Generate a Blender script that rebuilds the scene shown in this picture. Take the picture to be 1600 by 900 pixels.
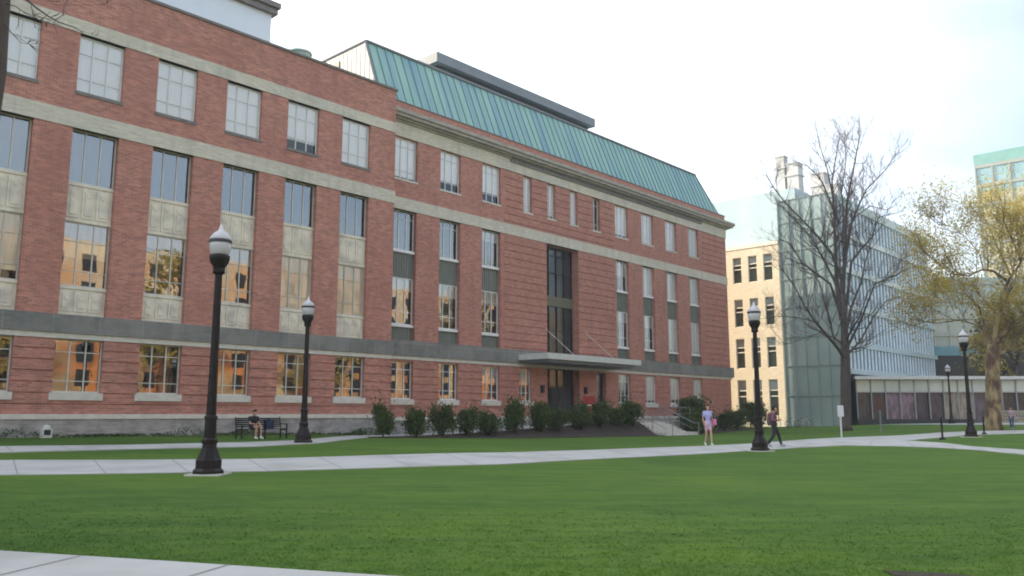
import bpy, bmesh, math, random
from mathutils import Vector, Matrix
import numpy as np
R = math.radians
rnd = random.Random(7)
for o in list(bpy.data.objects): bpy.data.objects.remove(o)
scene = bpy.context.scene
col = scene.collection

# ------------------------------------------------------------------ camera
CAMZ = 1.5
PITCH = 0.151485
FPX = 1291.3
cam_d = bpy.data.cameras.new('camera')
cam = bpy.data.objects.new('camera', cam_d); col.objects.link(cam)
cam_d.sensor_width = 36; cam_d.lens = FPX / 1600 * 36
cam_d.clip_end = 6000; cam_d.clip_start = 0.1
cam.location = (0, 0, CAMZ)
cam.rotation_euler = (math.pi / 2 + PITCH, 0, 0)
scene.camera = cam

# ------------------------------------------------------------------ sky and sun
SUN_EL, SUN_AZ = 21.5, 157.4        # azimuth measured from +X towards +Y
w = bpy.data.worlds.new('World'); scene.world = w; w.use_nodes = True
nt = w.node_tree; nt.nodes.clear()
wo = nt.nodes.new('ShaderNodeOutputWorld'); bg = nt.nodes.new('ShaderNodeBackground')
sky = nt.nodes.new('ShaderNodeTexSky'); sky.sky_type = 'NISHITA'; sky.sun_disc = False
sky.sun_elevation = R(SUN_EL); sky.sun_rotation = R(90 - SUN_AZ)
sky.air_density = 1.0; sky.dust_density = 3.0; sky.ozone_density = 1.0
tc = nt.nodes.new('ShaderNodeTexCoord')
cn = nt.nodes.new('ShaderNodeTexNoise'); cn.inputs['Scale'].default_value = 2.2; cn.inputs['Detail'].default_value = 5
mp = nt.nodes.new('ShaderNodeMapping'); mp.inputs['Scale'].default_value = (1, 1, 2.6)
cr = nt.nodes.new('ShaderNodeMapRange'); cr.inputs['From Min'].default_value = .3; cr.inputs['From Max'].default_value = .7
cr.inputs['To Min'].default_value = -.12; cr.inputs['To Max'].default_value = .18
dt = nt.nodes.new('ShaderNodeVectorMath'); dt.operation = 'DOT_PRODUCT'; dt.inputs[1].default_value = (math.cos(R(SUN_AZ)), math.sin(R(SUN_AZ)), .15)
dm = nt.nodes.new('ShaderNodeMapRange'); dm.inputs['From Min'].default_value = -.2; dm.inputs['From Max'].default_value = .6; dm.inputs['To Min'].default_value = .15; dm.inputs['To Max'].default_value = .72
am = nt.nodes.new('ShaderNodeMath'); am.operation = 'ADD'; am.use_clamp = True
nt.links.new(tc.outputs['Generated'], dt.inputs[0]); nt.links.new(dt.outputs['Value'], dm.inputs['Value'])
nt.links.new(dm.outputs['Result'], am.inputs[0]); nt.links.new(cr.outputs['Result'], am.inputs[1])
mx = nt.nodes.new('ShaderNodeMix'); mx.data_type = 'RGBA'
nt.links.new(tc.outputs['Generated'], mp.inputs['Vector']); nt.links.new(mp.outputs['Vector'], cn.inputs['Vector'])
nt.links.new(cn.outputs['Fac'], cr.inputs['Value']); nt.links.new(am.outputs[0], mx.inputs['Factor'])
nt.links.new(sky.outputs['Color'], mx.inputs['A'])
mx.inputs['B'].default_value = (7.6, 7.9, 8.1, 1)      # thin bright cloud veil
nt.links.new(mx.outputs['Result'], bg.inputs['Color'])
bg.inputs['Strength'].default_value = 0.13
nt.links.new(bg.outputs['Background'], wo.inputs['Surface'])
sd = bpy.data.lights.new('sun', 'SUN'); so = bpy.data.objects.new('sun', sd); col.objects.link(so)
sd.energy = 3.4; sd.angle = R(0.6); sd.color = (1, .86, .66)
sdir = Vector((math.cos(R(SUN_AZ)) * math.cos(R(SUN_EL)), math.sin(R(SUN_AZ)) * math.cos(R(SUN_EL)), math.sin(R(SUN_EL))))
so.rotation_euler = sdir.to_track_quat('Z', 'Y').to_euler(); so.location = sdir * 100
scene.view_settings.view_transform = 'Standard'; scene.view_settings.look = 'None'
scene.view_settings.gamma = 1; scene.view_settings.exposure = 1.38
scene.render.engine = 'CYCLES'
scene.render.resolution_x = 1024; scene.render.resolution_y = 576
try:
    scene.cycles.use_denoising = True
    scene.cycles.max_bounces = 8; scene.cycles.transparent_max_bounces = 12
    scene.cycles.pixel_filter_type = 'BLACKMAN_HARRIS'; scene.cycles.filter_width = 1.9
except Exception: pass

# ------------------------------------------------------------------ helpers
def tag(o, label=None, cat=None, group=None, kind=None):
    if label: o['label'] = label
    if cat: o['category'] = cat
    if group: o['group'] = group
    if kind: o['kind'] = kind
    return o

def empty(name, loc, rz=0, **k):
    o = bpy.data.objects.new(name, None); col.objects.link(o)
    o.location = loc; o.rotation_euler = (0, 0, rz); o.empty_display_size = .3
    return tag(o, **k)

class MB:
    def __init__(s): s.v = []; s.f = []; s.m = []
    def add(s, vs, fs, m=0):
        b = len(s.v); s.v += [tuple(v) for v in vs]
        for f in fs: s.f.append(tuple(i + b for i in f)); s.m.append(m)
        return s
    def quad(s, a, b, c, d, m=0): return s.add([a, b, c, d], [(0, 1, 2, 3)], m)
    def box(s, x0, x1, y0, y1, z0, z1, m=0):
        return s.add([(x0,y0,z0),(x1,y0,z0),(x1,y1,z0),(x0,y1,z0),(x0,y0,z1),(x1,y0,z1),(x1,y1,z1),(x0,y1,z1)],
            [(0,3,2,1),(4,5,6,7),(0,1,5,4),(1,2,6,5),(2,3,7,6),(3,0,4,7)], m)
    def tube(s, pts, rad, n=6, m=0, cap=True):
        pts = [Vector(p) for p in pts]
        if not hasattr(rad, '__len__'): rad = [rad] * len(pts)
        vs = []; fs = []
        up = Vector((0, 0, 1))
        u = None
        for i, p in enumerate(pts):
            t = (pts[min(i + 1, len(pts) - 1)] - pts[max(i - 1, 0)])
            if t.length < 1e-9: t = Vector((0, 0, 1))
            t.normalize()
            if u is None: u = t.cross(up if abs(t.z) < .95 else Vector((1, 0, 0))).normalized()
            else:
                u = (u - t * u.dot(t))
                u = u.normalized() if u.length > 1e-6 else t.cross(Vector((1, 0, .1))).normalized()
            w_ = t.cross(u)
            for k in range(n):
                a = 2 * math.pi * k / n
                vs.append(p + (u * math.cos(a) + w_ * math.sin(a)) * rad[i])
        for i in range(len(pts) - 1):
            for k in range(n):
                k2 = (k + 1) % n
                fs.append((i*n+k, i*n+k2, (i+1)*n+k2, (i+1)*n+k))
        if cap: fs.append(tuple(range(n))[::-1]); fs.append(tuple((len(pts)-1)*n + k for k in range(n)))
        return s.add(vs, fs, m)
    def lathe(s, prof, n=16, c=(0, 0, 0), m=0):
        vs = []; fs = []
        for r, z in prof:
            for k in range(n):
                a = 2 * math.pi * k / n
                vs.append((c[0] + r*math.cos(a), c[1] + r*math.sin(a), c[2] + z))
        for i in range(len(prof) - 1):
            for k in range(n):
                k2 = (k+1) % n
                fs.append((i*n+k, i*n+k2, (i+1)*n+k2, (i+1)*n+k))
        fs.append(tuple(range(n))[::-1]); fs.append(tuple((len(prof)-1)*n+k for k in range(n)))
        return s.add(vs, fs, m)
    def build(s, name, mats, parent=None, smooth=False, **k):
        me = bpy.data.meshes.new(name); me.from_pydata(s.v, [], s.f)
        if not isinstance(mats, (list, tuple)): mats = [mats]
        for m in mats: me.materials.append(m)
        if any(s.m): me.polygons.foreach_set('material_index', s.m)
        if smooth: me.polygons.foreach_set('use_smooth', [True] * len(me.polygons))
        me.update()
        o = bpy.data.objects.new(name, me); col.objects.link(o)
        if parent: o.parent = parent
        return tag(o, **k)

def copy_tree(o, parent=None, **k):
    c = o.copy(); col.objects.link(c)
    if parent: c.parent = parent
    for ch in list(o.children): copy_tree(ch, c)
    return tag(c, **k)

# pixel (1600x900 photograph) -> point in the scene
_c, _s = math.cos(PITCH), math.sin(PITCH)
def ray(x, y):
    a = (x - 800) / FPX; b = (450 - y) / FPX
    return Vector((a, _c - b*_s, _s + b*_c))
def at(x, y, Y):
    r = ray(x, y); t = Y / r.y
    return Vector((r.x*t, Y, r.z*t + CAMZ))
TH = 0.743522
D = Vector((math.sin(TH), math.cos(TH))); N = Vector((math.cos(TH), -math.sin(TH)))
def sp(X, Y): return X*D.x + Y*D.y, -(X*N.x + Y*N.y)
def xy(s, P): return s*D.x - P*N.x, s*D.y - P*N.y
CP = np.array([(0,0,0,3),(-12,6,0,3),(12,0,0,2),(9.5,18,.1,2),(0,25,.2,1),(30.8,15,.05,2),(50,12.5,.27,2),(90,24,.5,2),(19,28.7,.34,2),(0,38,.5,1),
  (11,39,.52,2),(20,39,.5,2),(27,39,.5,1.5),(29,34,.14,2),(37,34,.06,2),(45,33.5,.0,2),(53,33,-.1,2),(62,32,-.1,2),(75,37,-.03,2),(84,38,.1,2),(84,31,.45,2),
  (95,29,.75,2),(105,15,.8,2),(105,5,.8,2),(66,22,.3,1),(72,15,.4,1),(50,40,.1,1),(70,45,.1,1),(30,50,.4,1),(44,12,.25,1)], float)
def gz(X, Y):
    s, P = sp(X, Y)
    d2 = (CP[:,0]-s)**2 + (CP[:,1]-P)**2
    wt = np.exp(-d2 / (2*6.0**2)) * CP[:,3]
    return float((wt @ CP[:,2] + .002*.3) / (wt.sum() + .002))
def ground_pt(x, y, dz=0):
    z = 0.1; r = ray(x, y)
    for _ in range(12):
        t = (z - CAMZ) / r.z; X, Y = r.x*t, r.y*t
        z = gz(X, Y)
    return Vector((X, Y, z + dz))

# ------------------------------------------------------------------ materials
def mat(name, base, rough=.8, base2=None, nscale=3.0, ndetail=4, spec=.3, metal=0, bump=0, bscale=30, contrast=1.0, coord='Object', stretch=(1,1,1), third=None, tscale=.5, tamt=.5):
    m = bpy.data.materials.new(name); m.use_nodes = True
    t = m.node_tree; b = t.nodes['Principled BSDF']
    b.inputs['Roughness'].default_value = rough; b.inputs['Metallic'].default_value = metal
    b.inputs['Specular IOR Level'].default_value = spec
    tcn = t.nodes.new('ShaderNodeTexCoord'); mpn = t.nodes.new('ShaderNodeMapping')
    mpn.inputs['Scale'].default_value = stretch
    t.links.new(tcn.outputs[coord], mpn.inputs['Vector'])
    if base2 is None: base2 = tuple(c*.82 for c in base)
    nz = t.nodes.new('ShaderNodeTexNoise'); nz.inputs['Scale'].default_value = nscale; nz.inputs['Detail'].default_value = ndetail
    t.links.new(mpn.outputs['Vector'], nz.inputs['Vector'])
    rg = t.nodes.new('ShaderNodeMapRange'); rg.inputs['From Min'].default_value = .5-.2/contrast; rg.inputs['From Max'].default_value = .5+.2/contrast
    t.links.new(nz.outputs['Fac'], rg.inputs['Value'])
    mi = t.nodes.new('ShaderNodeMix'); mi.data_type = 'RGBA'
    mi.inputs['A'].default_value = (*base, 1); mi.inputs['B'].default_value = (*base2, 1)
    t.links.new(rg.outputs['Result'], mi.inputs['Factor'])
    out = mi.outputs['Result']
    if third:
        n2 = t.nodes.new('ShaderNodeTexNoise'); n2.inputs['Scale'].default_value = tscale; n2.inputs['Detail'].default_value = 3
        t.links.new(mpn.outputs['Vector'], n2.inputs['Vector'])
        r2 = t.nodes.new('ShaderNodeMapRange'); r2.inputs['From Min'].default_value = .45; r2.inputs['From Max'].default_value = .65; r2.inputs['To Max'].default_value = tamt
        t.links.new(n2.outputs['Fac'], r2.inputs['Value'])
        m2 = t.nodes.new('ShaderNodeMix'); m2.data_type = 'RGBA'; m2.inputs['B'].default_value = (*third, 1)
        t.links.new(out, m2.inputs['A']); t.links.new(r2.outputs['Result'], m2.inputs['Factor']); out = m2.outputs['Result']
    t.links.new(out, b.inputs['Base Color'])
    if bump:
        bn = t.nodes.new('ShaderNodeTexNoise'); bn.inputs['Scale'].default_value = bscale; bn.inputs['Detail'].default_value = 3
        t.links.new(mpn.outputs['Vector'], bn.inputs['Vector'])
        bu = t.nodes.new('ShaderNodeBump'); bu.inputs['Strength'].default_value = bump; bu.inputs['Distance'].default_value = .02
        t.links.new(bn.outputs['Fac'], bu.inputs['Height']); t.links.new(bu.outputs['Normal'], b.inputs['Normal'])
    m['out'] = 1
    return m

def masonry(name, c1, c2, mortar, bw, bh, msize, noise_c, rough=.85, sq=1.0, offs=.5, namt=.5, nscale=.35, streak=None, samt=.75):
    """brick / ashlar in building-local coords: (x+y, z)"""
    m = bpy.data.materials.new(name); m.use_nodes = True
    t = m.node_tree; b = t.nodes['Principled BSDF']; L = t.links
    b.inputs['Roughness'].default_value = rough; b.inputs['Specular IOR Level'].default_value = .2
    tcn = t.nodes.new('ShaderNodeTexCoord'); sx = t.nodes.new('ShaderNodeSeparateXYZ'); L.new(tcn.outputs['Object'], sx.inputs[0])
    ad = t.nodes.new('ShaderNodeMath'); L.new(sx.outputs[0], ad.inputs[0]); L.new(sx.outputs[1], ad.inputs[1])
    cx = t.nodes.new('ShaderNodeCombineXYZ'); L.new(ad.outputs[0], cx.inputs[0]); L.new(sx.outputs[2], cx.inputs[1])
    br = t.nodes.new('ShaderNodeTexBrick'); L.new(cx.outputs[0], br.inputs['Vector'])
    br.inputs['Color1'].default_value = (*c1, 1); br.inputs['Color2'].default_value = (*c2, 1); br.inputs['Mortar'].default_value = (*mortar, 1)
    br.inputs['Scale'].default_value = 1; br.inputs['Brick Width'].default_value = bw; br.inputs['Row Height'].default_value = bh
    br.inputs['Mortar Size'].default_value = msize; br.offset = offs; br.inputs['Bias'].default_value = 0
    def nzmix(prev, scale, vec, colr, lo, hi, amt, det=5):
        nz = t.nodes.new('ShaderNodeTexNoise'); nz.inputs['Scale'].default_value = scale; nz.inputs['Detail'].default_value = det; nz.inputs['Roughness'].default_value = .65
        L.new(vec, nz.inputs['Vector'])
        rg = t.nodes.new('ShaderNodeMapRange'); rg.inputs['From Min'].default_value = lo; rg.inputs['From Max'].default_value = hi; rg.inputs['To Max'].default_value = amt
        L.new(nz.outputs['Fac'], rg.inputs['Value'])
        mi = t.nodes.new('ShaderNodeMix'); mi.data_type = 'RGBA'; mi.inputs['B'].default_value = (*colr, 1)
        L.new(prev, mi.inputs['A']); L.new(rg.outputs['Result'], mi.inputs['Factor']); return mi.outputs['Result']
    out = nzmix(br.outputs['Color'], nscale, tcn.outputs['Object'], noise_c, .42, .68, namt)
    ms = t.nodes.new('ShaderNodeMapping'); ms.inputs['Scale'].default_value = (1.6, 1.6, 9)
    L.new(tcn.outputs['Object'], ms.inputs['Vector'])
    out = nzmix(out, 1.0, ms.outputs['Vector'], tuple(min(1, q*1.4) for q in c1), .48, .72, .55)
    ms2 = t.nodes.new('ShaderNodeMapping'); ms2.inputs['Scale'].default_value = (2.2, 2.2, 11); ms2.inputs['Location'].default_value = (7, 3, 5)
    L.new(tcn.outputs['Object'], ms2.inputs['Vector'])
    out = nzmix(out, 1.0, ms2.outputs['Vector'], tuple(q*.62 for q in c2), .52, .74, .6)
    if streak:
        mv = t.nodes.new('ShaderNodeMapping'); mv.inputs['Scale'].default_value = (1.1, 1.1, .22)
        L.new(tcn.outputs['Object'], mv.inputs['Vector'])
        out = nzmix(out, 1.2, mv.outputs['Vector'], streak, .5, .72, samt)
    L.new(out, b.inputs['Base Color'])
    return m

def glass(name, tint=(.75,.8,.8), ior=1.75, rough=.0, refl=(1,1,1), wav=.004):
    m = bpy.data.materials.new(name); m.use_nodes = True; t = m.node_tree; t.nodes.clear(); L = t.links
    o = t.nodes.new('ShaderNodeOutputMaterial'); mi = t.nodes.new('ShaderNodeMixShader')
    tr = t.nodes.new('ShaderNodeBsdfTransparent'); gl = t.nodes.new('ShaderNodeBsdfGlossy'); fr = t.nodes.new('ShaderNodeFresnel')
    tr.inputs['Color'].default_value = (*tint, 1); gl.inputs['Color'].default_value = (*refl, 1); gl.inputs['Roughness'].default_value = rough
    fr.inputs['IOR'].default_value = ior
    L.new(fr.outputs[0], mi.inputs[0]); L.new(tr.outputs[0], mi.inputs[1]); L.new(gl.outputs[0], mi.inputs[2]); L.new(mi.outputs[0], o.inputs[0])
    tcn = t.nodes.new('ShaderNodeTexCoord'); nz = t.nodes.new('ShaderNodeTexNoise'); nz.inputs['Scale'].default_value = .9; nz.inputs['Detail'].default_value = 1
    L.new(tcn.outputs['Object'], nz.inputs['Vector'])
    bu = t.nodes.new('ShaderNodeBump'); bu.inputs['Strength'].default_value = 1; bu.inputs['Distance'].default_value = wav
    L.new(nz.outputs['Fac'], bu.inputs['Height']); L.new(bu.outputs['Normal'], gl.inputs['Normal'])
    return m

def leafmat(name, c1, c2, trans=.4):
    m = bpy.data.materials.new(name); m.use_nodes = True; t = m.node_tree; L = t.links; b = t.nodes['Principled BSDF']
    g = t.nodes.new('ShaderNodeNewGeometry'); r = t.nodes.new('ShaderNodeMix'); r.data_type = 'RGBA'
    r.inputs['A'].default_value = (*c1, 1); r.inputs['B'].default_value = (*c2, 1)
    L.new(g.outputs['Random Per Island'], r.inputs['Factor']); L.new(r.outputs['Result'], b.inputs['Base Color'])
    b.inputs['Roughness'].default_value = .7; b.inputs['Specular IOR Level'].default_value = .2
    tl = t.nodes.new('ShaderNodeBsdfTranslucent'); L.new(r.outputs['Result'], tl.inputs['Color'])
    ms = t.nodes.new('ShaderNodeMixShader'); ms.inputs[0].default_value = trans
    L.new(b.outputs[0], ms.inputs[1]); L.new(tl.outputs[0], ms.inputs[2]); L.new(ms.outputs[0], t.nodes['Material Output'].inputs[0])
    return m

M = {}
M['brick'] = masonry('brick', (.52,.228,.168), (.32,.132,.106), (.46,.34,.28), .30, .10, .008, (.37,.165,.13), nscale=.45, namt=.7, streak=(.22,.10,.085), samt=.35)
M['stone'] = masonry('limestone', (.60,.55,.45), (.53,.50,.42), (.66,.62,.54), 2.1, 3.0, .012, (.52,.48,.39), nscale=.8, streak=(.40,.37,.31))
M['belt'] = masonry('grey_stone', (.19,.186,.172), (.25,.243,.225), (.32,.31,.29), 2.0, 3.0, .02, (.085,.085,.085), nscale=.9, streak=(.27,.26,.24))
M['plinth'] = masonry('plinth_stone', (.40,.36,.34), (.36,.33,.31), (.46,.43,.40), 1.9, 3.0, .012, (.13,.13,.125), nscale=1.1, namt=.8)
M['spandrel'] = mat('carved_stone', (.80,.73,.60), .85, (.68,.62,.52), 2.5, third=(.40,.38,.34), tscale=1.3, tamt=.5)
M['slate'] = mat('grey_green_panel', (.20,.21,.18), .6, (.15,.16,.14), 2.0, stretch=(3,3,.6))
M['frame'] = mat('window_frame_cream', (.62,.60,.54), .5, (.52,.50,.45))
M['whiteframe'] = mat('window_frame_white', (.78,.78,.78), .4, (.7,.7,.7))
M['darkframe'] = mat('window_frame_grey', (.12,.12,.12), .5, (.09,.09,.09))
M['sill'] = mat('sill_stone', (.66,.62,.55), .8, (.55,.52,.46), 4)
M['glass'] = glass('window_glass', tint=(.92,.95,.95), ior=2.65, wav=.0022)
M['glass_clear'] = glass('clear_window_glass', tint=(.98,.99,1), ior=1.6)
M['glass_plain'] = glass('plain_window_glass', tint=(.9,.95,.92), ior=1.45)
M['blind'] = mat('window_blind', (.93,.95,.96), .8, (.84,.88,.92), 2.5, stretch=(6,1,.3))
M['curtain'] = mat('warm_curtain', (.92,.82,.68), .9, (.72,.62,.50), 1.2, stretch=(4,1,.6))
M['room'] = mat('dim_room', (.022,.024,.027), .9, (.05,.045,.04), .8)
M['windowglow'] = mat('window_glow_paint', (.20,.085,.03), .9, (.05,.04,.03), .9, third=(.28,.17,.06), tscale=1.4, tamt=.7)  # orange glow of the lower windows, painted as a surface colour
M['copper'] = mat('copper_patina', (.25,.425,.385), .65, (.33,.50,.455), 1.6, stretch=(1.8,.2,.2), third=(.16,.29,.42), tscale=.42, tamt=.65)
M['copperseam'] = mat('copper_seam', (.10,.24,.25), .6, (.08,.2,.2))
M['siding'] = mat('pale_siding', (.66,.63,.58), .6, (.58,.56,.52), 2, stretch=(1,6,.3))
M['bluesiding'] = mat('pale_blue_siding', (.72,.77,.84), .5, (.66,.72,.80), .8)
M['greymetal'] = mat('grey_metal', (.20,.215,.24), .5, (.17,.18,.20), 1)
M['darkmetal'] = mat('dark_metal', (.03,.032,.035), .5, (.02,.02,.022))
M['coping'] = mat('coping_grey', (.22,.20,.185), .7, (.15,.14,.13), 3)
M['canopy'] = mat('canopy_white', (.60,.61,.58), .5, (.52,.53,.51), 2)
M['lampblack'] = mat('lamp_black_paint', (.010,.008,.009), .5, (.018,.012,.012), 8, spec=.25)
M['lampglobe'] = mat('lamp_globe_acrylic', (.80,.81,.86), .18, (.74,.75,.80), 3, spec=.6)
M['lampband'] = mat('lamp_band', (.06,.06,.07), .4)
M['concrete'] = mat('concrete_path', (.43,.43,.42), .85, (.385,.385,.38), 1.1, ndetail=8, third=(.31,.305,.29), tscale=.6, tamt=.7, bump=.25)
M['step'] = mat('step_concrete', (.55,.53,.49), .85, (.46,.45,.42), 3)
M['mulch'] = mat('mulch', (.038,.028,.024), .95, (.065,.048,.040), 6, ndetail=8, bump=.9, bscale=14)
M['bench'] = mat('bench_paint', (.012,.014,.018), .5)
M['bark'] = mat('dark_bark', (.065,.052,.05), .9, (.11,.092,.086), 5, stretch=(1,1,.3), bump=.6, bscale=9)
M['twig'] = mat('twig', (.17,.13,.135), .9, (.11,.085,.085), 4)
M['sycbark'] = mat('mottled_bark', (.33,.26,.14), .9, (.10,.06,.045), 2.2, ndetail=3, stretch=(1,1,.45), contrast=2.2, bump=.4, bscale=6)
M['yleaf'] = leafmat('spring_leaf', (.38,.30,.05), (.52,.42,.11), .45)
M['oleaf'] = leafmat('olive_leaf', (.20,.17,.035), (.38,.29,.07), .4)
M['bushleaf'] = leafmat('yew_leaf', (.040,.072,.022), (.120,.150,.050), .35)
M['dleaf'] = leafmat('shaded_tree_leaf', (.02,.03,.012), (.06,.06,.02), .3)  # shade on the far trees is put into this darker leaf colour
M['stem'] = mat('shrub_stem', (.05,.035,.025), .9)
M['beige'] = masonry('cream_masonry', (.74,.66,.50), (.70,.62,.47), (.72,.65,.52), 1.2, .6, .01, (.72,.58,.42), nscale=.5, namt=.4)
M['cream'] = mat('cream_trim', (.80,.77,.66), .6, (.75,.72,.62))
M['tealglass'] = None
skin_m = mat('skin', (.50,.30,.22), .6, (.46,.27,.20), 6)

def solidglass(name, base, base2, rough=.12, scale=.4, stretch=(1,1,1), third=None):
    m = mat(name, base, rough, base2, scale, spec=.9, third=third, tscale=.2, tamt=.6, stretch=stretch)
    return m
M['tealglass'] = solidglass('teal_glass', (.25,.34,.33), (.34,.43,.42), third=(.18,.26,.27))
M['paleglass'] = solidglass('pale_blue_glass', (.42,.56,.62), (.52,.65,.70))
M['pale2'] = mat('pale_sky_glass', (.33,.43,.47), .5, (.42,.52,.56), .3)
M['fin'] = mat('pale_fin', (.68,.78,.84), .5, (.48,.60,.68), 1)
M['slot'] = mat('dark_slot', (.10,.17,.23), .3, (.16,.24,.30), .5, spec=.6)

M['lampglobe'] = leafmat('lamp_globe_acrylic', (.88,.88,.92), (.88,.88,.92), .55); M['lampglobe'].node_tree.nodes['Principled BSDF'].inputs['Roughness'].default_value = .25
# ------------------------------------------------------------------ ground
def grid_axis(a, b, st, far):
    n = int((b - a) / st); mid = [a + i*st for i in range(n + 1)]
    return [a - q for q in far[::-1]] + mid + [b + q for q in far]
far = [4, 12, 30, 70, 160, 400, 1000, 2500]
gx = grid_axis(-42, 62, 1.3, far); gy = grid_axis(-4, 104, 1.3, far)
g = MB(); nx = len(gx)
g.v = [(X, Y, gz(X, Y)) for Y in gy for X in gx]
for j in range(len(gy) - 1):
    for i in range(nx - 1): g.f.append((j*nx+i, j*nx+i+1, (j+1)*nx+i+1, (j+1)*nx+i)); g.m.append(0)
M['lawn'] = bpy.data.materials.new('lawn'); M['lawn'].use_nodes = True
t = M['lawn'].node_tree; b = t.nodes['Principled BSDF']; L = t.links
b.inputs['Roughness'].default_value = .9; b.inputs['Specular IOR Level'].default_value = .15
tcn = t.nodes.new('ShaderNodeTexCoord')
def lawn_layer(prev, scale, stretch, colr, lo, hi, amt, rot=0):
    mpn = t.nodes.new('ShaderNodeMapping'); mpn.inputs['Scale'].default_value = stretch; mpn.inputs['Rotation'].default_value = (0,0,rot)
    L.new(tcn.outputs['Object'], mpn.inputs['Vector'])
    nz = t.nodes.new('ShaderNodeTexNoise'); nz.inputs['Scale'].default_value = scale; nz.inputs['Detail'].default_value = 6; nz.inputs['Roughness'].default_value = .6
    L.new(mpn.outputs['Vector'], nz.inputs['Vector'])
    rg = t.nodes.new('ShaderNodeMapRange'); rg.inputs['From Min'].default_value = lo; rg.inputs['From Max'].default_value = hi; rg.inputs['To Max'].default_value = amt
    L.new(nz.outputs['Fac'], rg.inputs['Value'])
    mi = t.nodes.new('ShaderNodeMix'); mi.data_type = 'RGBA'; mi.inputs['B'].default_value = (*colr, 1)
    if prev is None: mi.inputs['A'].default_value = (.064,.132,.016,1)
    else: L.new(prev, mi.inputs['A'])
    L.new(rg.outputs['Result'], mi.inputs['Factor']); return mi.outputs['Result']
o1 = lawn_layer(None, .085, (1, 1.8, 1), (.105,.178,.018), .45, .60, .85)
o1 = lawn_layer(o1, .07, (1, 1.3, 1), (.030,.080,.016), .52, .66, .7, .6)
o1 = lawn_layer(o1, .5, (.6, 2.2, 1), (.105,.175,.028), .48, .66, .7, .15)
o1 = lawn_layer(o1, .8, (.5, 2.4, 1), (.036,.085,.016), .47, .68, .65, -.1)
o1 = lawn_layer(o1, 4, (.6, 1.6, 1), (.12,.180,.035), .50, .70, .6)
o1 = lawn_layer(o1, 22, (1, 1, 1), (.026,.070,.010), .46, .70, .55)
o1 = lawn_layer(o1, 1.7, (.7, 1.9, 1), (.040,.100,.012), .50, .68, .55, .4)
L.new(o1, b.inputs['Base Color'])
nz = t.nodes.new('ShaderNodeTexNoise'); nz.inputs['Scale'].default_value = 22; nz.inputs['Detail'].default_value = 5; L.new(tcn.outputs['Object'], nz.inputs['Vector'])
bu = t.nodes.new('ShaderNodeBump'); bu.inputs['Strength'].default_value = .8; bu.inputs['Distance'].default_value = .05
L.new(nz.outputs['Fac'], bu.inputs['Height']); L.new(bu.outputs['Normal'], b.inputs['Normal'])
ground = g.build('ground', M['lawn'], smooth=True, kind='structure')

def strip(name, A, B, dz=.02, m=None, joint=0, nseg=60, ncross=4, edge=.06, zf=None, **k):
    """ribbon between two polylines of ground points, draped on the terrain, with a small kerb-like edge"""
    def resample(P, n):
        ds = [0]
        for i in range(1, len(P)): ds.append(ds[-1] + (Vector(P[i][:2]) - Vector(P[i-1][:2])).length)
        out = []
        for q in range(n + 1):
            d = ds[-1]*q/n; i = 1
            while i < len(P) - 1 and ds[i] < d: i += 1
            f = (d - ds[i-1]) / max(1e-6, ds[i] - ds[i-1])
            out.append(Vector(P[i-1][:2]).lerp(Vector(P[i][:2]), f))
        return out
    a = resample(A, nseg); c = resample(B, nseg); mb = MB(); z_ = zf or gz
    W = ncross + 3
    for i in range(nseg + 1):
        row = [a[i].lerp(c[i], j/ncross) for j in range(ncross + 1)]
        pts = [(p.x, p.y, z_(p.x, p.y) + dz) for p in row]
        pts = [(pts[0][0], pts[0][1], pts[0][2]-edge)] + pts + [(pts[-1][0], pts[-1][1], pts[-1][2]-edge)]
        mb.v += pts
    for i in range(nseg):
        for j in range(W - 1): mb.f.append((i*W+j, (i+1)*W+j, (i+1)*W+j+1, i*W+j+1)); mb.m.append(0)
    if joint:
        L_ = sum((c[i+1]-c[i]).length for i in range(nseg)); nj = int(L_/joint)
        aa = resample(A, nj); cc = resample(B, nj)
        for a0, c0 in zip(aa, cc):
            if a0.length > 75: continue
            t_ = (c0-a0).normalized(); p_ = Vector((-t_.y, t_.x))*.016; b0_ = len(mb.v)
            for j in range(ncross + 1):
                q_ = a0.lerp(c0, j/ncross)
                for sg in (-1, 1): r_ = q_ + p_*sg; mb.v.append((r_.x, r_.y, z_(r_.x, r_.y) + dz + .004))
            for j in range(ncross): mb.f.append((b0_+2*j, b0_+2*j+1, b0_+2*j+3, b0_+2*j+2)); mb.m.append(1)
        return mb.build(name, [m or M['concrete'], mat('joint_dark', (.27,.265,.25), .9)], **k)
    return mb.build(name, m or M['concrete'], **k)

def gp(pts): return [ground_pt(*p) for p in pts]
far1 = gp([(-120,722),(0,719.3),(400,718),(800,707.6),(1000,700.5),(1180,693),(1300,684.8),(1400,681),(1462,676.5),(1524,673.8),(1600,672.5),(1680,671)])
near1 = gp([(-120,745),(0,743),(400,737.5),(800,725.5),(1010,714),(1180,704.2),(1260,699),(1340,694.5),(1410,690),(1471,684),(1512,680),(1600,677.5),(1690,676)])
strip('main_path', far1, near1, joint=1.8, kind='structure')
far2 = gp([(1270,694),(1380,687.5),(1441,690.5),(1471,692.3),(1524,698.7),(1600,703.6),(1700,711)])
near2 = gp([(1250,700),(1320,696.5),(1407,697.8),(1475,700.5),(1530,704),(1600,711),(1700,721)])
strip('branch_path', far2, near2, joint=1.8, dz=.026, kind='structure')
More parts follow.
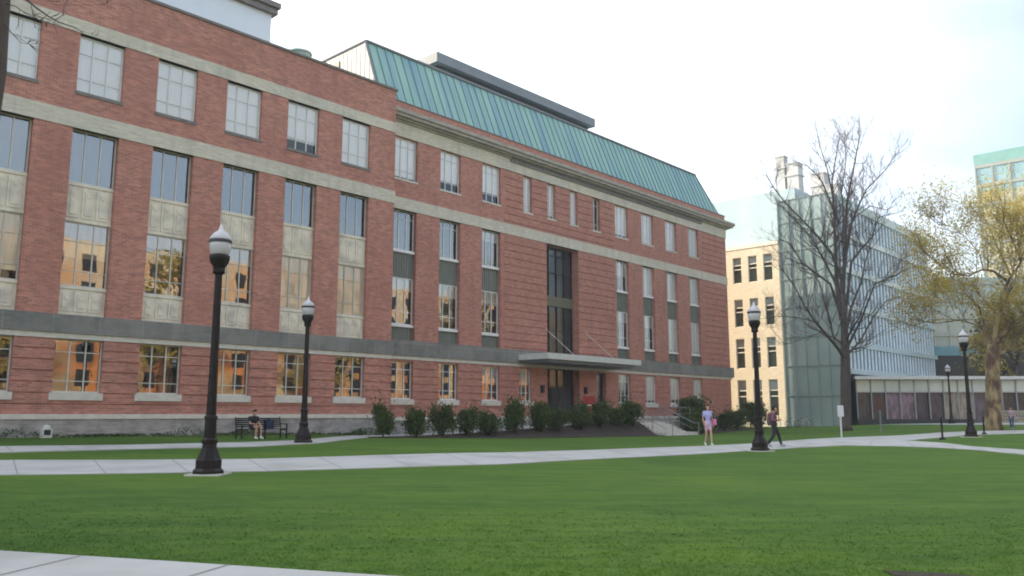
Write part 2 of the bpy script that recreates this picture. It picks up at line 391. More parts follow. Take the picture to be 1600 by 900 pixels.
# building-side walk, rising as a ramp to the entrance terrace
SW = [(-14,.50),(11,.50),(20,.42),(27,.30),(31,.30),(36,.40),(40,.56),(44,.72),(48.2,.98)]
def ramp_z(X, Y):
    s, P = sp(X, Y)
    for (a, za), (c, zc) in zip(SW, SW[1:]):
        if s <= c: return za + (zc - za) * max(0, (s - a)) / (c - a)
    return SW[-1][1]
def rz2(X, Y):
    s, P = sp(X, Y)
    f = min(1, max(0, (s - 26) / 4))
    return gz(X, Y)*(1-f) + ramp_z(X, Y)*f
A_ = gp([(-80,698.5),(0,698),(200,696),(400,691.5),(470,688.5)]) + [Vector((*xy(s, 37.8), 0)) for s in (28,31,35,40,44,48.2)]
B_ = gp([(-80,704.5),(0,704),(200,702.3),(400,698.5),(500,693)]) + [Vector((*xy(s, 35.7), 0)) for s in (28,31,35,40,44,48.2)]
strip('side_path', A_, B_, dz=.03, joint=1.6, edge=.5, zf=rz2, nseg=90, kind='structure')
# near sidewalk in the bottom-left corner
S1 = gp([(-500,842),(-200,853),(0,863),(270,880),(560,899.5),(900,921)])
S2 = [Vector((p.x*0.9 - 1.2, p.y - 3.2, 0)) for p in S1]
p0 = ground_pt(1380, 893); p1 = ground_pt(1470, 897); p2 = ground_pt(1540, 903)
strip('bare_soil', [p0, p1, p2], [Vector((p0.x, p0.y-.25, 0)), Vector((p1.x, p1.y-.5, 0)), Vector((p2.x, p2.y-.3, 0))], dz=.012, edge=.02, m=M['mulch'], nseg=8, kind='structure')
strip('near_sidewalk', S1, S2, joint=1.5, dz=.02, nseg=40, kind='structure')
# mulch bed
BA = [Vector((*xy(s, P), 0)) for s, P in [(26.5,35.0),(28,35.6),(31,35.6),(36,35.6),(44,35.6),(52.05,35.45)]]
BB = [Vector((*xy(s, P), 0)) for s, P in [(26.3,34.7),(28,33.8),(33,33.4),(40,33.1),(47,33),(52.05,32.9)]]
def bed_z(X, Y):
    s, P = sp(X, Y)
    top = ramp_z(X, Y) - .03; f = min(1, max(0, (P - 33.2) / 2.3)); f = f*f*(3-2*f)
    bump_ = .05*math.sin(X*2.1+Y*1.3)*math.sin(Y*1.7)
    return gz(X, Y)*(1-f) + max(top, gz(X,Y))*f + bump_*.5
strip('mulch_bed', BA, BB, dz=.03, edge=.3, m=M['mulch'], zf=bed_z, nseg=60, ncross=10, kind='structure')
BC = [Vector((*xy(s, P), 0)) for s, P in [(57.2,38.5),(61,38.8),(66,39.2),(72,39.8),(78.5,40)]]
BD = [Vector((*xy(s, P), 0)) for s, P in [(57.0,34.2),(61,34.5),(66,35.5),(72,36.8),(79.5,38)]]
strip('far_mulch_bed', BC, BD, dz=.03, edge=.2, m=M['mulch'], nseg=30, kind='structure')
# mulch ring right of frame bottom (bare patch in the near lawn)
# plaza in front of the glass pavilion
strip('plaza', [Vector((36,84.6,0)),Vector((60,84.6,0)),Vector((90,86,0))], [Vector((41,79,0)),Vector((60,72,0)),Vector((90,60,0))], dz=.02, kind='structure')

hz = MB(); hz.box(-120, 210, -120, 260, -3, 62)
hm = bpy.data.materials.new('haze'); hm.use_nodes = True; hm.node_tree.nodes.clear()
_o = hm.node_tree.nodes.new('ShaderNodeOutputMaterial'); _v = hm.node_tree.nodes.new('ShaderNodeVolumePrincipled')
_v.inputs['Color'].default_value = (.92,.96,1,1); _v.inputs['Density'].default_value = .0007; _v.inputs['Anisotropy'].default_value = .3
hm.node_tree.links.new(_v.outputs[0], _o.inputs['Volume'])
hz.build('haze', hm, kind='stuff', label='thin pale evening haze over the campus', cat='haze')

# ------------------------------------------------------------------ main brick building
PF = 41.0
bx_, by_ = -PF*N.x, -PF*N.y
BR = math.pi/2 - TH
B = empty('brick_building', (bx_, by_, 0), BR, label='long four-storey red brick building with limestone bands and a green copper roof', cat='building')

def wall(mb, s0, s1, z0, z1, y, holes=(), depth=.35, grooves=(), gdep=.07, m=0):
    """front skin with openings, reveals and rusticated joints. holes: (s0,s1,z0,z1). grooves: list of z0 of .05-high joints"""
    S = sorted({s0, s1, *[h[0] for h in holes], *[h[1] for h in holes]}); S = [q for q in S if s0 <= q <= s1]
    Z = {z0, z1, *[h[2] for h in holes], *[h[3] for h in holes]}
    for q in grooves: Z.add(q); Z.add(q + .055)
    Z = sorted(q for q in Z if z0 <= q <= z1)
    def ing(z): return any(q - 1e-6 <= z <= q + .055 for q in grooves)
    def hole(s, z): return any(h[0] < s < h[1] and h[2] < z < h[3] for h in holes)
    for i in range(len(S) - 1):
        sm = (S[i]+S[i+1])/2; prev = None
        for j in range(len(Z) - 1):
            zm = (Z[j]+Z[j+1])/2
            if hole(sm, zm): prev = None; continue
            yy = y + (gdep if ing(zm) else 0)
            mb.quad((S[i],yy,Z[j]),(S[i+1],yy,Z[j]),(S[i+1],yy,Z[j+1]),(S[i],yy,Z[j+1]), m)
            if prev is not None and abs(prev - yy) > 1e-6:
                mb.quad((S[i],prev,Z[j]),(S[i+1],prev,Z[j]),(S[i+1],yy,Z[j]),(S[i],yy,Z[j]), m)
            prev = yy
    for h in holes:
        a, c, e, f = h; yb = y + depth
        mb.quad((a,y,e),(a,yb,e),(a,yb,f),(a,y,f), m); mb.quad((c,yb,e),(c,y,e),(c,y,f),(c,yb,f), m)
        mb.quad((a,y,f),(a,yb,f),(c,yb,f),(c,y,f), m); mb.quad((a,yb,e),(a,y,e),(c,y,e),(c,yb,e), m)

LE = [9.57 + 3.76*k for k in range(-4, 6)]       # left edges of the ten bays of the left wing
LE = [q + (.0) for q in LE if q + 2.1 < 32]
LW = 2.1
CE = [33.28, 37.3, 41.42, 57.88, 61.95, 65.95, 70.08]; CW = 1.93
NE = [45.9, 48.75, 51.6, 54.68]; NW = .98
SL = 32.45                                       # corner of the projecting left wing
ZP, ZPc = 22.15, 22.15
gr_ground = [1.92 + .49*i for i in range(6)]
wl = MB()
YL = -1.0                                        # left wing stands one metre forward
hl = []
for s in LE:
    hl += [(s, s+LW, 2.42, 4.86), (s, s+LW, 5.95, 14.7), (s, s+LW, 16.5, 19.35)]
wall(wl, -45, SL, 1.3, ZP, YL, hl, grooves=gr_ground)  # blank far left stretch, out of view, added to shade the near sidewalk
wl.quad((SL,YL,0),(SL,0,0),(SL,0,ZP),(SL,YL,ZP)); wl.quad((-45,0,0),(-45,YL,0),(-45,YL,ZP),(-45,0,ZP))
hc = [(s, s+CW, 6.2, 14.75) for s in CE] + [(s, s+CW, 16.83, 19.66) for s in CE] + [(s, s+NW, 16.83, 19.66) for s in NE]
hc += [(s+.08, s+1.86, 2.42, 4.86) for s in CE] + [(45.4, 46.8, 2.42, 4.86)] + [(54.9, 56.1, 1.05, 4.86)]
hc += [(48.6, 52.6, 1.05, 14.75)]
# centre skin, split so that the rusticated stretches carry their own joints
up = [6.3 + .555*i for i in range(25)]
up = [q for q in up if q < 14.6 or q > 15.7]
def cut(a, c, gr):
    hs = [(max(a,h[0]), min(c,h[1]), h[2], h[3]) for h in hc if h[0] >= a - 1e-6 and h[1] <= c + 1e-6]
    wall(wl, a, c, 1.2, ZPc - .1, 0, hs, grooves=gr_ground + gr)
cut(SL, 43.75, []); cut(43.75, 57.5, up); cut(57.5, 72.6, []); cut(72.6, 77.6, up)
EB = 16.0
wl.quad((77.6,0,0),(77.6,EB,0),(77.6,EB,ZPc-.1),(77.6,0,ZPc-.1)); wl.quad((77.6,EB,0),(-45,EB,0),(-45,EB,ZP),(77.6,EB,ZP))
wl.quad((-45,EB,0),(-45,0,0),(-45,0,ZP),(-45,EB,ZP))
wl.build('wall', M['brick'], B)
mb = MB(); mb.quad((-45,YL+.01,ZP-.3),(SL,YL+.01,ZP-.3),(SL,EB,ZP-.3),(-45,EB,ZP-.3)); mb.quad((SL,.01,ZP-.45),(77.6,.01,ZP-.45),(77.6,EB,ZP-.45),(SL,EB,ZP-.45))
mb.build('roof_deck', M['coping'], B)
# dark rooms behind the glass
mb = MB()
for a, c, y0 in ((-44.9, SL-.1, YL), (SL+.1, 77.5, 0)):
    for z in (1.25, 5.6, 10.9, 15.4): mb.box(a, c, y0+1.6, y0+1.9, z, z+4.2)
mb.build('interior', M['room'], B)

# windows ---------------------------------------------------------
def window(s0, s1, z0, z1, y, hz=(), nv=2, fm='frame', fw=.055, blind=0, bmat='blind', sill=None, sillm='sill', thick=.07, warm=False):
    f = MB()
    f.box(s0, s0+fw, y, y+thick, z0, z1); f.box(s1-fw, s1, y, y+thick, z0, z1)
    f.box(s0+fw, s1-fw, y, y+thick, z1-fw, z1); f.box(s0+fw, s1-fw, y, y+thick, z0, z0+fw*1.3)
    for k in range(nv):
        c = s0 + (s1-s0)*(k+1)/(nv+1); f.box(c-fw*.5, c+fw*.5, y+.006, y+thick, z0+fw*1.3, z1-fw)
    for h in hz:
        zc = z0 + (z1-z0)*h; f.box(s0+fw, s1-fw, y+.012, y+thick-.01, zc-fw*.33, zc+fw*.33)
    fo = f.build('window', M[fm], B)
    p = MB(); p.quad((s0,y+.045,z0),(s1,y+.045,z0),(s1,y+.045,z1),(s0,y+.045,z1)); p.build('pane', M['glass_clear' if blind > .7 else 'glass'], fo)
    if blind > 0:
        q = MB(); q.box(s0+.03, s1-.03, y+.085, y+.095, z1-(z1-z0)*blind, z1-.01); q.build('blind', M[bmat], fo)
    if warm:
        q = MB(); q.box(s0-.4, s1+.4, y+1.0, y+1.02, z0-.3, z1+.2); q.build('warm_glow_sheet', M['windowglow'], fo)  # added sheet behind the pane carrying the painted orange glow
    if sill:
        q = MB(); q.box(s0-.06, s1+.06, y-.36-sill[1], y+.05, z0-sill[0], z0+.002); q.build('sill', M[sillm], fo)
    return fo

for i, s in enumerate(LE):
    yr = YL + .30
    window(s, s+LW, 2.45, 4.86, YL+.2, (.22,.76), fm='frame', sill=None, blind=0, warm=(i % 2 == 0), fw=.06)
    q = MB(); q.box(s-.1, s+LW+.1, YL-.07, YL+.2, 2.12, 2.45); q.build('window_sill', M['sill'], B)
    window(s, s+LW, 7.3, 10.32, yr, (.24,.70), fm='frame', blind=[0,.25,0,.3,.85,.55,.22,.3,1,.98][i % 10], bmat='curtain', warm=(i % 3 != 2))
    window(s, s+LW, 12.15, 14.7, yr, (), fm='frame', blind=0, nv=2)
    window(s, s+LW, 16.5, 19.3, YL+.22, (.26,.7), fm='whiteframe', blind=[.97,1,1,.96,1,.99,1,1,.78,1][i % 10])
    q = MB(); q.box(s-.04, s+LW+.04, YL-.05, YL+.22, 16.34, 16.5); q.build('window_sill', M['coping'], B)
    for z0, z1 in ((5.95, 7.3), (10.32, 12.15)):
        q = MB(); q.box(s+.002, s+LW-.002, yr-.04, yr+.06, z0, z1)
        q.box(s+.004, s+LW-.004, yr-.10, yr-.04, z1-.12, z1-.001); q.box(s+.004, s+LW-.004, yr-.08, yr-.04, z0+.001, z0+.12)
        for k in range(3):
            a = s + .08 + k*(LW-.16)/3; c = a + (LW-.16)/3 - .1
            zz0, zz1 = z0+.2, z1-.22
            q.box(a, c, yr-.085, yr-.04, zz0, zz1)
            q.box(a+.12, c-.12, yr-.12, yr-.085, zz0+.15, zz1-.14)
            q.box(a+.2, c-.2, yr-.15, yr-.12, zz1-.42, zz1-.24)
        q.build('spandrel_panel', M['spandrel'], B)
for i, s in enumerate(CE):
    yr = .30; e = s + CW
    window(s+.08, s+1.86, 2.45, 4.86, .22, (.25,.78), fm='whiteframe', blind=[0,0,.5,.3,.9,.85,1][i], bmat='blind')
    q = MB(); q.box(s+.0, s+1.94, -.07, .2, 2.1, 2.45); q.build('window_sill', M['sill'], B)
    window(s, e, 7.22, 10.28, yr, (.27,.74), fm='whiteframe', blind=[.28,.3,.34,.3,.36,.95,.95][i], sill=(.16,-.2), sillm='whiteframe')
    window(s, e, 12.1, 14.75, yr, (.8,), fm='whiteframe', blind=[0,0,.3,.5,.97,.97,.97][i], sill=(.16,-.2), sillm='whiteframe')
    window(s, e, 16.83, 19.66, .22, (.8,.22), fm='whiteframe', blind=[.93,.75,.74,.9,.95,.98,.95][i])
    q = MB(); q.box(s-.04, e+.04, -.04, .22, 16.7, 16.83); q.build('window_sill', M['sill'], B)
    for z0, z1 in ((6.2, 7.06), (10.28, 11.94)):
        q = MB(); q.box(s+.002, e-.002, yr, yr+.08, z0, z1)
        for k in range(9): a = s + .12 + k*(CW-.24)/8; q.box(a-.015, a+.015, yr-.025, yr, z0+.06, z1-.06)
        q.build('slate_panel', M['slate'], B)
for i, s in enumerate(NE):
    window(s, s+NW, 16.83, 19.66, .25, (.78,.2), nv=1, fm='whiteframe', blind=[.95,.9,.97,0][i])
    q = MB(); q.box(s-.08, s+NW+.08, -.05, .25, 16.68, 16.83); q.build('window_sill', M['sill'], B)
window(45.4, 46.8, 2.45, 4.86, .22, (.25,.78), nv=2, fm='whiteframe', blind=.5)
q = MB(); q.box(45.3, 46.9, -.07, .2, 2.1, 2.45); q.build('window_sill', M['sill'], B)
window(54.9, 56.1, 1.05, 4.8, .3, (.62,), nv=1, fm='darkframe', blind=0)

# stone trim ---------------------------------------------------------
def band(name, m, boxes):
    q = MB()
    for bx in boxes: q.box(*bx)
    return q.build(name, M[m], B)
band('stone_band', 'stone', [(-45, SL+.05, YL-.05, YL+.3, 14.7, 15.5), (SL+.051, 77.66, -.05, .3, 14.75, 15.55)])
band('stone_band', 'stone', [(-45, SL+.05, YL-.05, YL+.3, 19.35, 20.0)])
band('belt_course', 'belt', [(-45, SL+.12, YL-.14, YL+.3, 5.12, 5.95), (SL+.121, 78.1, -.16, .3, 5.2, 6.2)])
band('belt_strip', 'sill', [(-45, SL+.06, YL-.06, YL+.18, 4.87, 5.118), (SL+.061, 77.8, -.07, .18, 4.97, 5.198)])
band('plinth_cap', 'sill', [(-45, SL+.1, YL-.12, YL+.3, 1.28, 1.5), (SL+.101, 48.5, -.12, .3, 1.1, 1.33), (56.3, 77.8, -.12, .3, 1.1, 1.33)])
band('plinth', 'plinth', [(-45, SL+.06, YL-.06, YL+.2, -.6, 1.279), (SL+.061, 48.55, -.06, .2, -.6, 1.099), (56.25, 77.7, -.06, .2, -.6, 1.099)])
band('coping', 'coping', [(-45, SL+.08, YL-.1, YL+.4, ZP, ZP+.14), (SL+.081, 77.7, -.05, .4, ZPc-.1, ZPc-.02)])
band('frieze', 'stone', [(SL+.001, 77.66, -.06, .2, 19.67, 20.62)])
q = MB()
for (y0, z0, z1) in ((-.18,20.62,20.74),(-.34,20.74,20.86),(-.58,20.86,21.08),(-.70,21.08,21.34)):
    q.box(SL+.001, 77.6 - y0*1.4, y0, .2, z0, z1)
q.build('cornice', mat('cornice_stone', (.42,.39,.33), .85, (.27,.25,.22), 1.5, stretch=(1,1,4)), B)
q = MB()
q.box(44.3, 72.6, -.14, -.06, 20.35, 20.62)
for k in range(80): a = 44.4 + k*.352; q.box(a, a+.2, -.30, -.18, 20.625, 20.735)
q.build('dentil_course', M['coping'], B)

# copper mansard ---------------------------------------------------------
RL, RR = 32.3, 77.35
yb, yt, zb, zt = .45, 2.2, 22.12, 26.55
inset = 1.7
q = MB()
q.quad((RL,yb,zb),(RR,yb,zb),(RR-inset,yt,zt),(RL,yt,zt))
q.quad((RR,yb,zb),(RR,13,zb),(RR-inset,11,zt),(RR-inset,yt,zt))
q.quad((RL,yt,zt),(RR-inset,yt,zt),(RR-inset,11,zt),(RL,11,zt))
q.build('copper_roof', M['copper'], B)
q = MB(); n = 62
for k in range(n + 1):
    a = RL + .12 + k*(RR - RL - .3)/n; tt = 1.0
    top = a
    if a > RR - inset: tt = (RR - a)/inset
    y1 = yb + (yt-yb)*tt; z1 = zb + (zt-zb)*tt
    q.tube([(a,yb-.03,zb+.02),(a,y1-.03,z1)], .035, 4)
for k in range(12):
    yy = 1.2 + k; q.tube([(RR+.02,yy,zb),(RR-inset*.98,min(max(yy,yt),11),zt-.05)], .035, 4)
q.build('roof_seam', M['copperseam'], B)
q = MB(); q.tube([(RL-.05,yt-.05,zt+.04),(RR-inset,yt-.05,zt+.04),(RR-inset+.05,11,zt+.04)], .11, 6)
q.box(RL-.1, RR+.05, yb-.35, yb+.05, zb-.12, zb+.06)
q.tube([(RR+.02,yb,zb),(RR-inset,yt-.03,zt)], .07, 6)
q.tube([(RL-.02,yb,zb),(RL-.02,yt,zt)], .09, 6); q.tube([(RL-.03,yt,zt+.03),(RL-.03,9.6,zt+.03)], .1, 6)
q.build('roof_edge', M['greymetal'], B)
q = MB(); q.add([(RL-.03,yb+.1,zb-.4),(RL-.03,11,zb-.4),(RL-.03,11,zt-.1),(RL-.03,yt+.02,zt-.1)], [(3,2,1,0)])
for k in range(18):
    yy = 1.2 + k*.5
    top = zt - .12 if yy > yt else zb + (zt-zb)*(yy-yb)/(yt-yb) - .15
    q.box(RL-.055, RL-.03, yy, yy+.05, zb-.3, top)
q.build('gable_siding', M['siding'], B)
q = MB(); q.box(RL-.09, RL-.03, 5.1, 5.7, 25.2, 26.0); q.build('gable_vent', M['darkmetal'], B)
# monitor on the ridge
q = MB(); q.box(43.1, 64.6, 7.0, 10.5, 30.15, 31.0); q.build('roof_monitor', M['greymetal'], B)
q = MB(); q.box(43.6, 64.0, 7.5, 10.2, 26.6, 30.145)
q.build('monitor_louvre', M['darkmetal'], B)
# rooftop plant room over the left wing and a small vent hood
q = MB(); q.box(-30, 26.75, 5.0, 12, 21.9, 27.35); q.build('plant_room', M['bluesiding'], B)
q = MB(); q.box(-30.3, 27.05, 4.7, 12.3, 27.35, 27.6); q.box(-30.2, 26.95, 4.8, 12.2, 27.6, 27.8); q.box(-30.4, 27.2, 4.6, 12.4, 27.8, 28.15)
q.build('plant_room_cornice', M['coping'], B)
mhood = MB().lathe([(.7,0),(.7,.9),(.8,.92),(.8,1.05),(.3,1.15)], 12, (29.4, 5.6, 24.75)); mhood.tube([(29.2,5.6,21.8),(29.2,5.6,24.65)], .5, 10)
mhood.build('vent_hood', mat('hood_green', (.40,.50,.46), .6), B)

# entrance ---------------------------------------------------------
q = MB()
yg = .75
q.box(48.6, 52.6, yg, yg+.1, 1.05, 14.75)
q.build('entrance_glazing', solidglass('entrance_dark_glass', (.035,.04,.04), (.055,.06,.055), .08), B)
q = MB()
for s in (48.65, 49.6, 50.6, 51.55, 52.5): q.box(s-.05, s+.05, yg-.1, yg-.001, 1.05, 14.74)
for z in (3.6, 8.0, 12.6, 14.0): q.box(48.6, 52.6, yg-.06, yg-.004, z, z+.09)
q.build('entrance_mullion', M['darkmetal'], B)
q = MB(); q.box(48.61, 52.59, yg-.14, yg-.005, 9.95, 10.75); q.build('entrance_spandrel', mat('olive_panel', (.16,.15,.10), .6), B)
q = MB()
q.box(48.601, 48.64, .36, yg+.2, 1.05, 14.74); q.box(52.56, 52.599, .36, yg+.2, 1.05, 14.74); q.box(48.6, 52.6, .35, yg+.2, 14.7, 14.74)
q.build('recess_lining', M['brick'], B)
for s in (49.7, 50.65):
    q = MB(); q.box(s, s+.9, yg-.17, yg-.11, 1.06, 3.55); dr = q.build('entrance_door', M['darkmetal'], B)
    q = MB(); q.tube([(s+(.82 if s < 50 else .08), yg-.22, 1.9),(s+(.82 if s < 50 else .08), yg-.22, 2.5)], .02, 6); q.build('handle', M['greymetal'], dr)
q = MB(); q.box(45.1, 56.9, -3.0, -.17, 5.42, 5.84)
cano = q.build('canopy', M['canopy'], B)
q = MB(); q.box(45.5, 56.5, -2.7, -.17, 5.22, 5.415)
for k in range(5): a = 46.3 + k*2.2; q.box(a, a+1.4, -2.4, -.7, 5.17, 5.218)
q.build('soffit', M['greymetal'], cano)
for s in (48.4, 53.4):
    q = MB(); q.tube([(s, -.02, 8.0),(s, -2.75, 5.86)], .022, 6); q.lathe([(.1,0),(.1,.06)], 8, (s,-.05,7.95)); q.build('tie_rod', M['sill'], cano)
for s in (47.9, 53.25):
    q = MB(); q.box(s-.11, s+.11, -.22, 0, 3.1, 3.6); q.box(s-.15, s+.15, -.26, 0, 3.6, 3.66); q.build('wall_lantern', M['darkmetal'], B)
q = MB(); q.box(53.0, 54.6, -.04, 0, 1.5, 2.9); pn = q.build('red_notice_panel', mat('red_panel', (.42,.05,.05), .6), B)
q = MB(); q.box(53.05, 54.55, -.05, -.041, 2.15, 2.25); q.build('white_stripe', M['whiteframe'], pn)
# small utility box by the plinth
q = MB(); q.box(14.0, 14.4, YL-.5, YL-.1, .4, .95); q.box(14.05,14.35,YL-.52,YL-.5,.65,.9); 
X0, Y0 = xy(14.2, 42.3-.0)
q = MB(); q.box(-.2,.2,-.15,.15,0,.4); q.lathe([(.18,.4),(.16,.5),(.05,.55)],10)
q.build('utility_box', mat('utility_white', (.6,.62,.58), .6), **dict(label='small white utility box on the grass at the foot of the stone plinth', cat='utility box'))
ub = bpy.context.scene.collection.objects[-1]
X0, Y0 = xy(13.0, 39.2); ub.location = (X0, Y0, gz(X0, Y0)); ub.rotation_euler = (0,0,BR)
q = MB(); q.box(-.13,.13,-.17,-.151,.12,.34); q.build('access_panel', M['darkmetal'], ub)

# terrace and steps (in building frame)
q = MB(); q.box(48.2, 60.5, -5.5, -.18, -.8, 1.05); q.box(60.5, 62.5, -3.2, -.18, -.8, 1.0)
tr_ = q.build('entrance_terrace', M['plinth'], None, kind='structure'); tr_.location = (bx_, by_, 0); tr_.rotation_euler = (0,0,BR)
st = empty('entrance_steps', (*xy(54.4, 35.5), 0), BR, label='pale concrete steps climbing through the mulch bed to the brick building entrance', cat='steps')
q = MB(); ns = 7
for k in range(ns):
    zt_ = 1.05 - (k+1)*1.18/(ns+.5); q.box(-2.0, 1.9, -.36*(k+1), -.36*k - .001, -.6, zt_)
q.build('tread', M['step'], st)
q = MB(); q.box(-2.3, -2.001, -2.7, 0, -.7, .18); q.box(1.901, 2.2, -2.7, 0, -.7, .18); q.build('side_wall', M['step'], st)
for sx in (-1.9, 1.8):
    q = MB()
    q.tube([(sx,.6,1.05),(sx,.6,2.0),(sx,0,2.0),(sx,-2.6,.85),(sx,-3.0,.85),(sx,-3.0,-.1)], .035, 6)
    q.tube([(sx,0,1.5),(sx,-2.6,.4)], .02, 5); q.tube([(sx,0,1.05),(sx,0,2.0)], .03, 6); q.tube([(sx,-1.3,.4),(sx,-1.3,1.42)], .03, 6)
    q.build('handrail', M['greymetal'], st)
# terrace railing
rl = empty('terrace_railing', (*xy(57.2, 35.7), 1.05), BR, label='grey metal pipe railing along the edge of the entrance terrace', cat='railing')
q = MB()
for z in (.5, 1.0): q.tube([(0,0,z),(3.2,0,z),(3.2,2.0,z)], .03, 6)
for x_, y_ in ((0,0),(1.6,0),(3.2,0),(3.2,2.0)): q.tube([(x_,y_,0),(x_,y_,1.0)], .03, 6)
q.build('rail', M['greymetal'], rl)

# ------------------------------------------------------------------ beige and glass building beyond
G0 = empty('glass_fronted_building', (*xy(84.5, 32.2), 0), BR, label='cream stone block with a tall glass corner and pale finned facade beyond the brick building', cat='building')
# local frame: x along s from 84.5, y = P-32.2
y0b = 6.2
def wall_left(mb, y0, y1, z0, z1, holes, dep=.3, x=0, m=0):
    Ys = sorted({y0, y1, *[h[0] for h in holes], *[h[1] for h in holes]}); Zs = sorted({z0, z1, *[h[2] for h in holes], *[h[3] for h in holes]})
    for i in range(len(Ys)-1):
        for j in range(len(Zs)-1):
            ym, zm = (Ys[i]+Ys[i+1])/2, (Zs[j]+Zs[j+1])/2
            if any(h[0]<ym<h[1] and h[2]<zm<h[3] for h in holes): continue
            mb.quad((x,Ys[i+1],Zs[j]),(x,Ys[i],Zs[j]),(x,Ys[i],Zs[j+1]),(x,Ys[i+1],Zs[j+1]), m)
    for a, c, e, f in holes:
        mb.quad((x,a,e),(x+dep,a,e),(x+dep,a,f),(x,a,f), m); mb.quad((x+dep,c,e),(x,c,e),(x,c,f),(x+dep,c,f), m)
        mb.quad((x,a,f),(x+dep,a,f),(x+dep,c,f),(x,c,f), m); mb.quad((x+dep,a,e),(x,a,e),(x,c,e),(x+dep,c,e), m)
cols_ = [6.95, 8.75, 10.6, 12.45, 14.3]; rows_ = [(1.3,5.2),(6.45,9.75),(11.05,14.15),(15.95,18.9)]
holes = [(a, a+1.05, z0, z1) for a in cols_ for z0, z1 in rows_]
q = MB(); wall_left(q, y0b, 26, -.5, 19.8, holes); q.quad((0,y0b,-.5),(.4,y0b,-.5),(.4,y0b,19.8),(0,y0b,19.8)); q.quad((0,26,-.5),(24,26,-.5),(24,26,19.8),(0,26,19.8))
q.quad((0,y0b,19.8),(24,y0b,19.8),(24,26,19.8),(0,26,19.8))
q.build('cream_wall', M['beige'], G0)
q = MB(); q.box(-.08, .2, y0b+.01, 26, 19.802, 20.2); q.build('roof_trim', M['cream'], G0)
q = MB(); q.box(-.06, 0, y0b+.01, 26, .2, .7); q.build('base_trim', M['cream'], G0)
for a in cols_:
    for z0, z1 in rows_:
        f = MB(); x = .14
        h1 = z1 - (z1-z0)*.30; h2 = z1 - (z1-z0)*.46
        for zz in (z0+.03, h1, h2, z1-.03): f.box(x-.05, x+.05, a, a+1.05, zz-.05, zz+.05)
        for yy in (a+.03, a+1.02): f.box(x-.05, x+.049, yy-.03, yy+.03, z0+.08, z1-.08)
        fo = f.build('window', M['cream'], G0)
        p = MB(); p.quad((x+.02,a+1.05,z0),(x+.02,a,z0),(x+.02,a,z1),(x+.02,a+1.05,z1)); p.build('pane', M['glass_plain'], fo)
        p = MB(); p.box(x+.2, x+.22, a, a+1.05, h1+.0, z1); p.build('blind', M['blind'], fo)
q = MB(); q.box(.75, 1.0, y0b+.2, 25.5, 0, 19.5); q.build('interior', mat('green_dim_room', (.38,.42,.32), .9), G0)
# glass corner tower
q = MB(); q.box(.12, 1.6, 0.12, y0b-.05, -.2, 24.5); q.build('corner_glass', M['tealglass'], G0)
q = MB()
for k in range(6): yy = .1 + k*(y0b-.2)/5; q.box(0, .12, yy-.05, yy+.05, -.2, 24.6)
for z in (.3, 3.4, 6.5, 9.6, 12.7, 15.8, 18.9, 22.0, 24.5): q.box(.02, .12, 0.02, y0b-.02, z-.05, z+.05)
for k in range(2): xx = .5 + k*.8; q.box(xx-.04, xx+.04, 0, .119, -.2, 24.6)
q.build('corner_mullion', mat('mullion_grey', (.26,.33,.33), .5), G0)
# finned long facade
q = MB(); q.box(1.6, 32.5, .35, 6.1, 5.6, 24.2); q.build('fin_wall', M['slot'], G0)
q = MB()
for k in range(29): xx = 1.7 + k*1.06; q.box(xx, xx+.50, .2, .33, 6.0, 24.0)
q.build('fin_screen', M['fin'], G0)
q = MB()
for z in (5.6, 8.5, 12.4, 16.3, 20.2, 23.6): q.box(1.6, 32.6, .0 if z > 6 else -.3, .4, z, z + (.55 if z < 23 else 1.0))
q.build('floor_band', M['paleglass'], G0)
q = MB(); q.box(8, 33, 1.2, 30, -.4, 5.6); q.build('lower_storey', M['tealglass'], G0)
# set-back pale upper volume and rooftop stacks
q = MB(); q.box(10, 32, 8.3, 36, 19, 28.6); q.build('setback_volume', M['pale2'], G0)
for (yy, xx, wd, z0, z1) in ((12.2,15,1.1,26,34.4),(10.6,15,1.5,26,33.2),(7.4,15,1.6,24,31.2),(4.6,12,1.4,24.2,28.6)):
    q = MB(); q.box(xx, xx+wd, yy-wd/2, yy+wd/2, z0, z1); q.box(xx-.15, xx+wd+.15, yy-wd/2-.15, yy+wd/2+.15, z1-1.6, z1-1.4)
    q.box(xx-.08, xx+wd+.08, yy-wd/2-.08, yy+wd/2+.08, z1, z1+.15)
    q.build('roof_stack', mat('stack_pale', (.52,.52,.52), .6, (.42,.42,.42), 1), G0)

# low glass pavilion
PV = empty('glass_pavilion', (35.6, 86, 0), 0, label='low glass-fronted pavilion with a long white fascia behind the bare tree', cat='pavilion')
zg = .6
q = MB(); q.box(-.3, 46, -.5, 11, 5.05, 5.38); q.build('fascia', mat('fascia_white', (.66,.68,.68), .5), PV)
q = MB(); q.box(0, 45.5, .1, .2, 3.75, 4.999); q.build('clerestory', solidglass('clerestory_glass', (.46,.56,.54), (.58,.66,.63)), PV)
pvc = [(.07,.075,.085),(.24,.18,.25),(.08,.07,.10),(.40,.36,.32),(.14,.12,.16),(.05,.055,.06),(.13,.09,.13),(.05,.06,.07),(.33,.30,.25),(.30,.17,.14),(.28,.12,.10),(.08,.07,.09),(.24,.22,.20),(.06,.09,.05),(.30,.14,.11)]
xs_ = 0
for k, c_ in enumerate(pvc):
    q = MB(); q.box(xs_, xs_+3.0, .25, .35, .3, 3.75)
    q.build('shop_front', mat('front_%s' % 'abcdefghijklmno'[k], c_, .25, tuple(v*.55 for v in c_), 1.3, spec=.6, stretch=(2.5,1,.7), contrast=2), PV); xs_ += 3.02
q = MB()
for k in range(31): xx = k*1.5; q.box(xx-.05, xx+.05, -.02, .09, .3, 5.0)
q.box(0, 45.4, .0, .09, 3.7, 3.8)
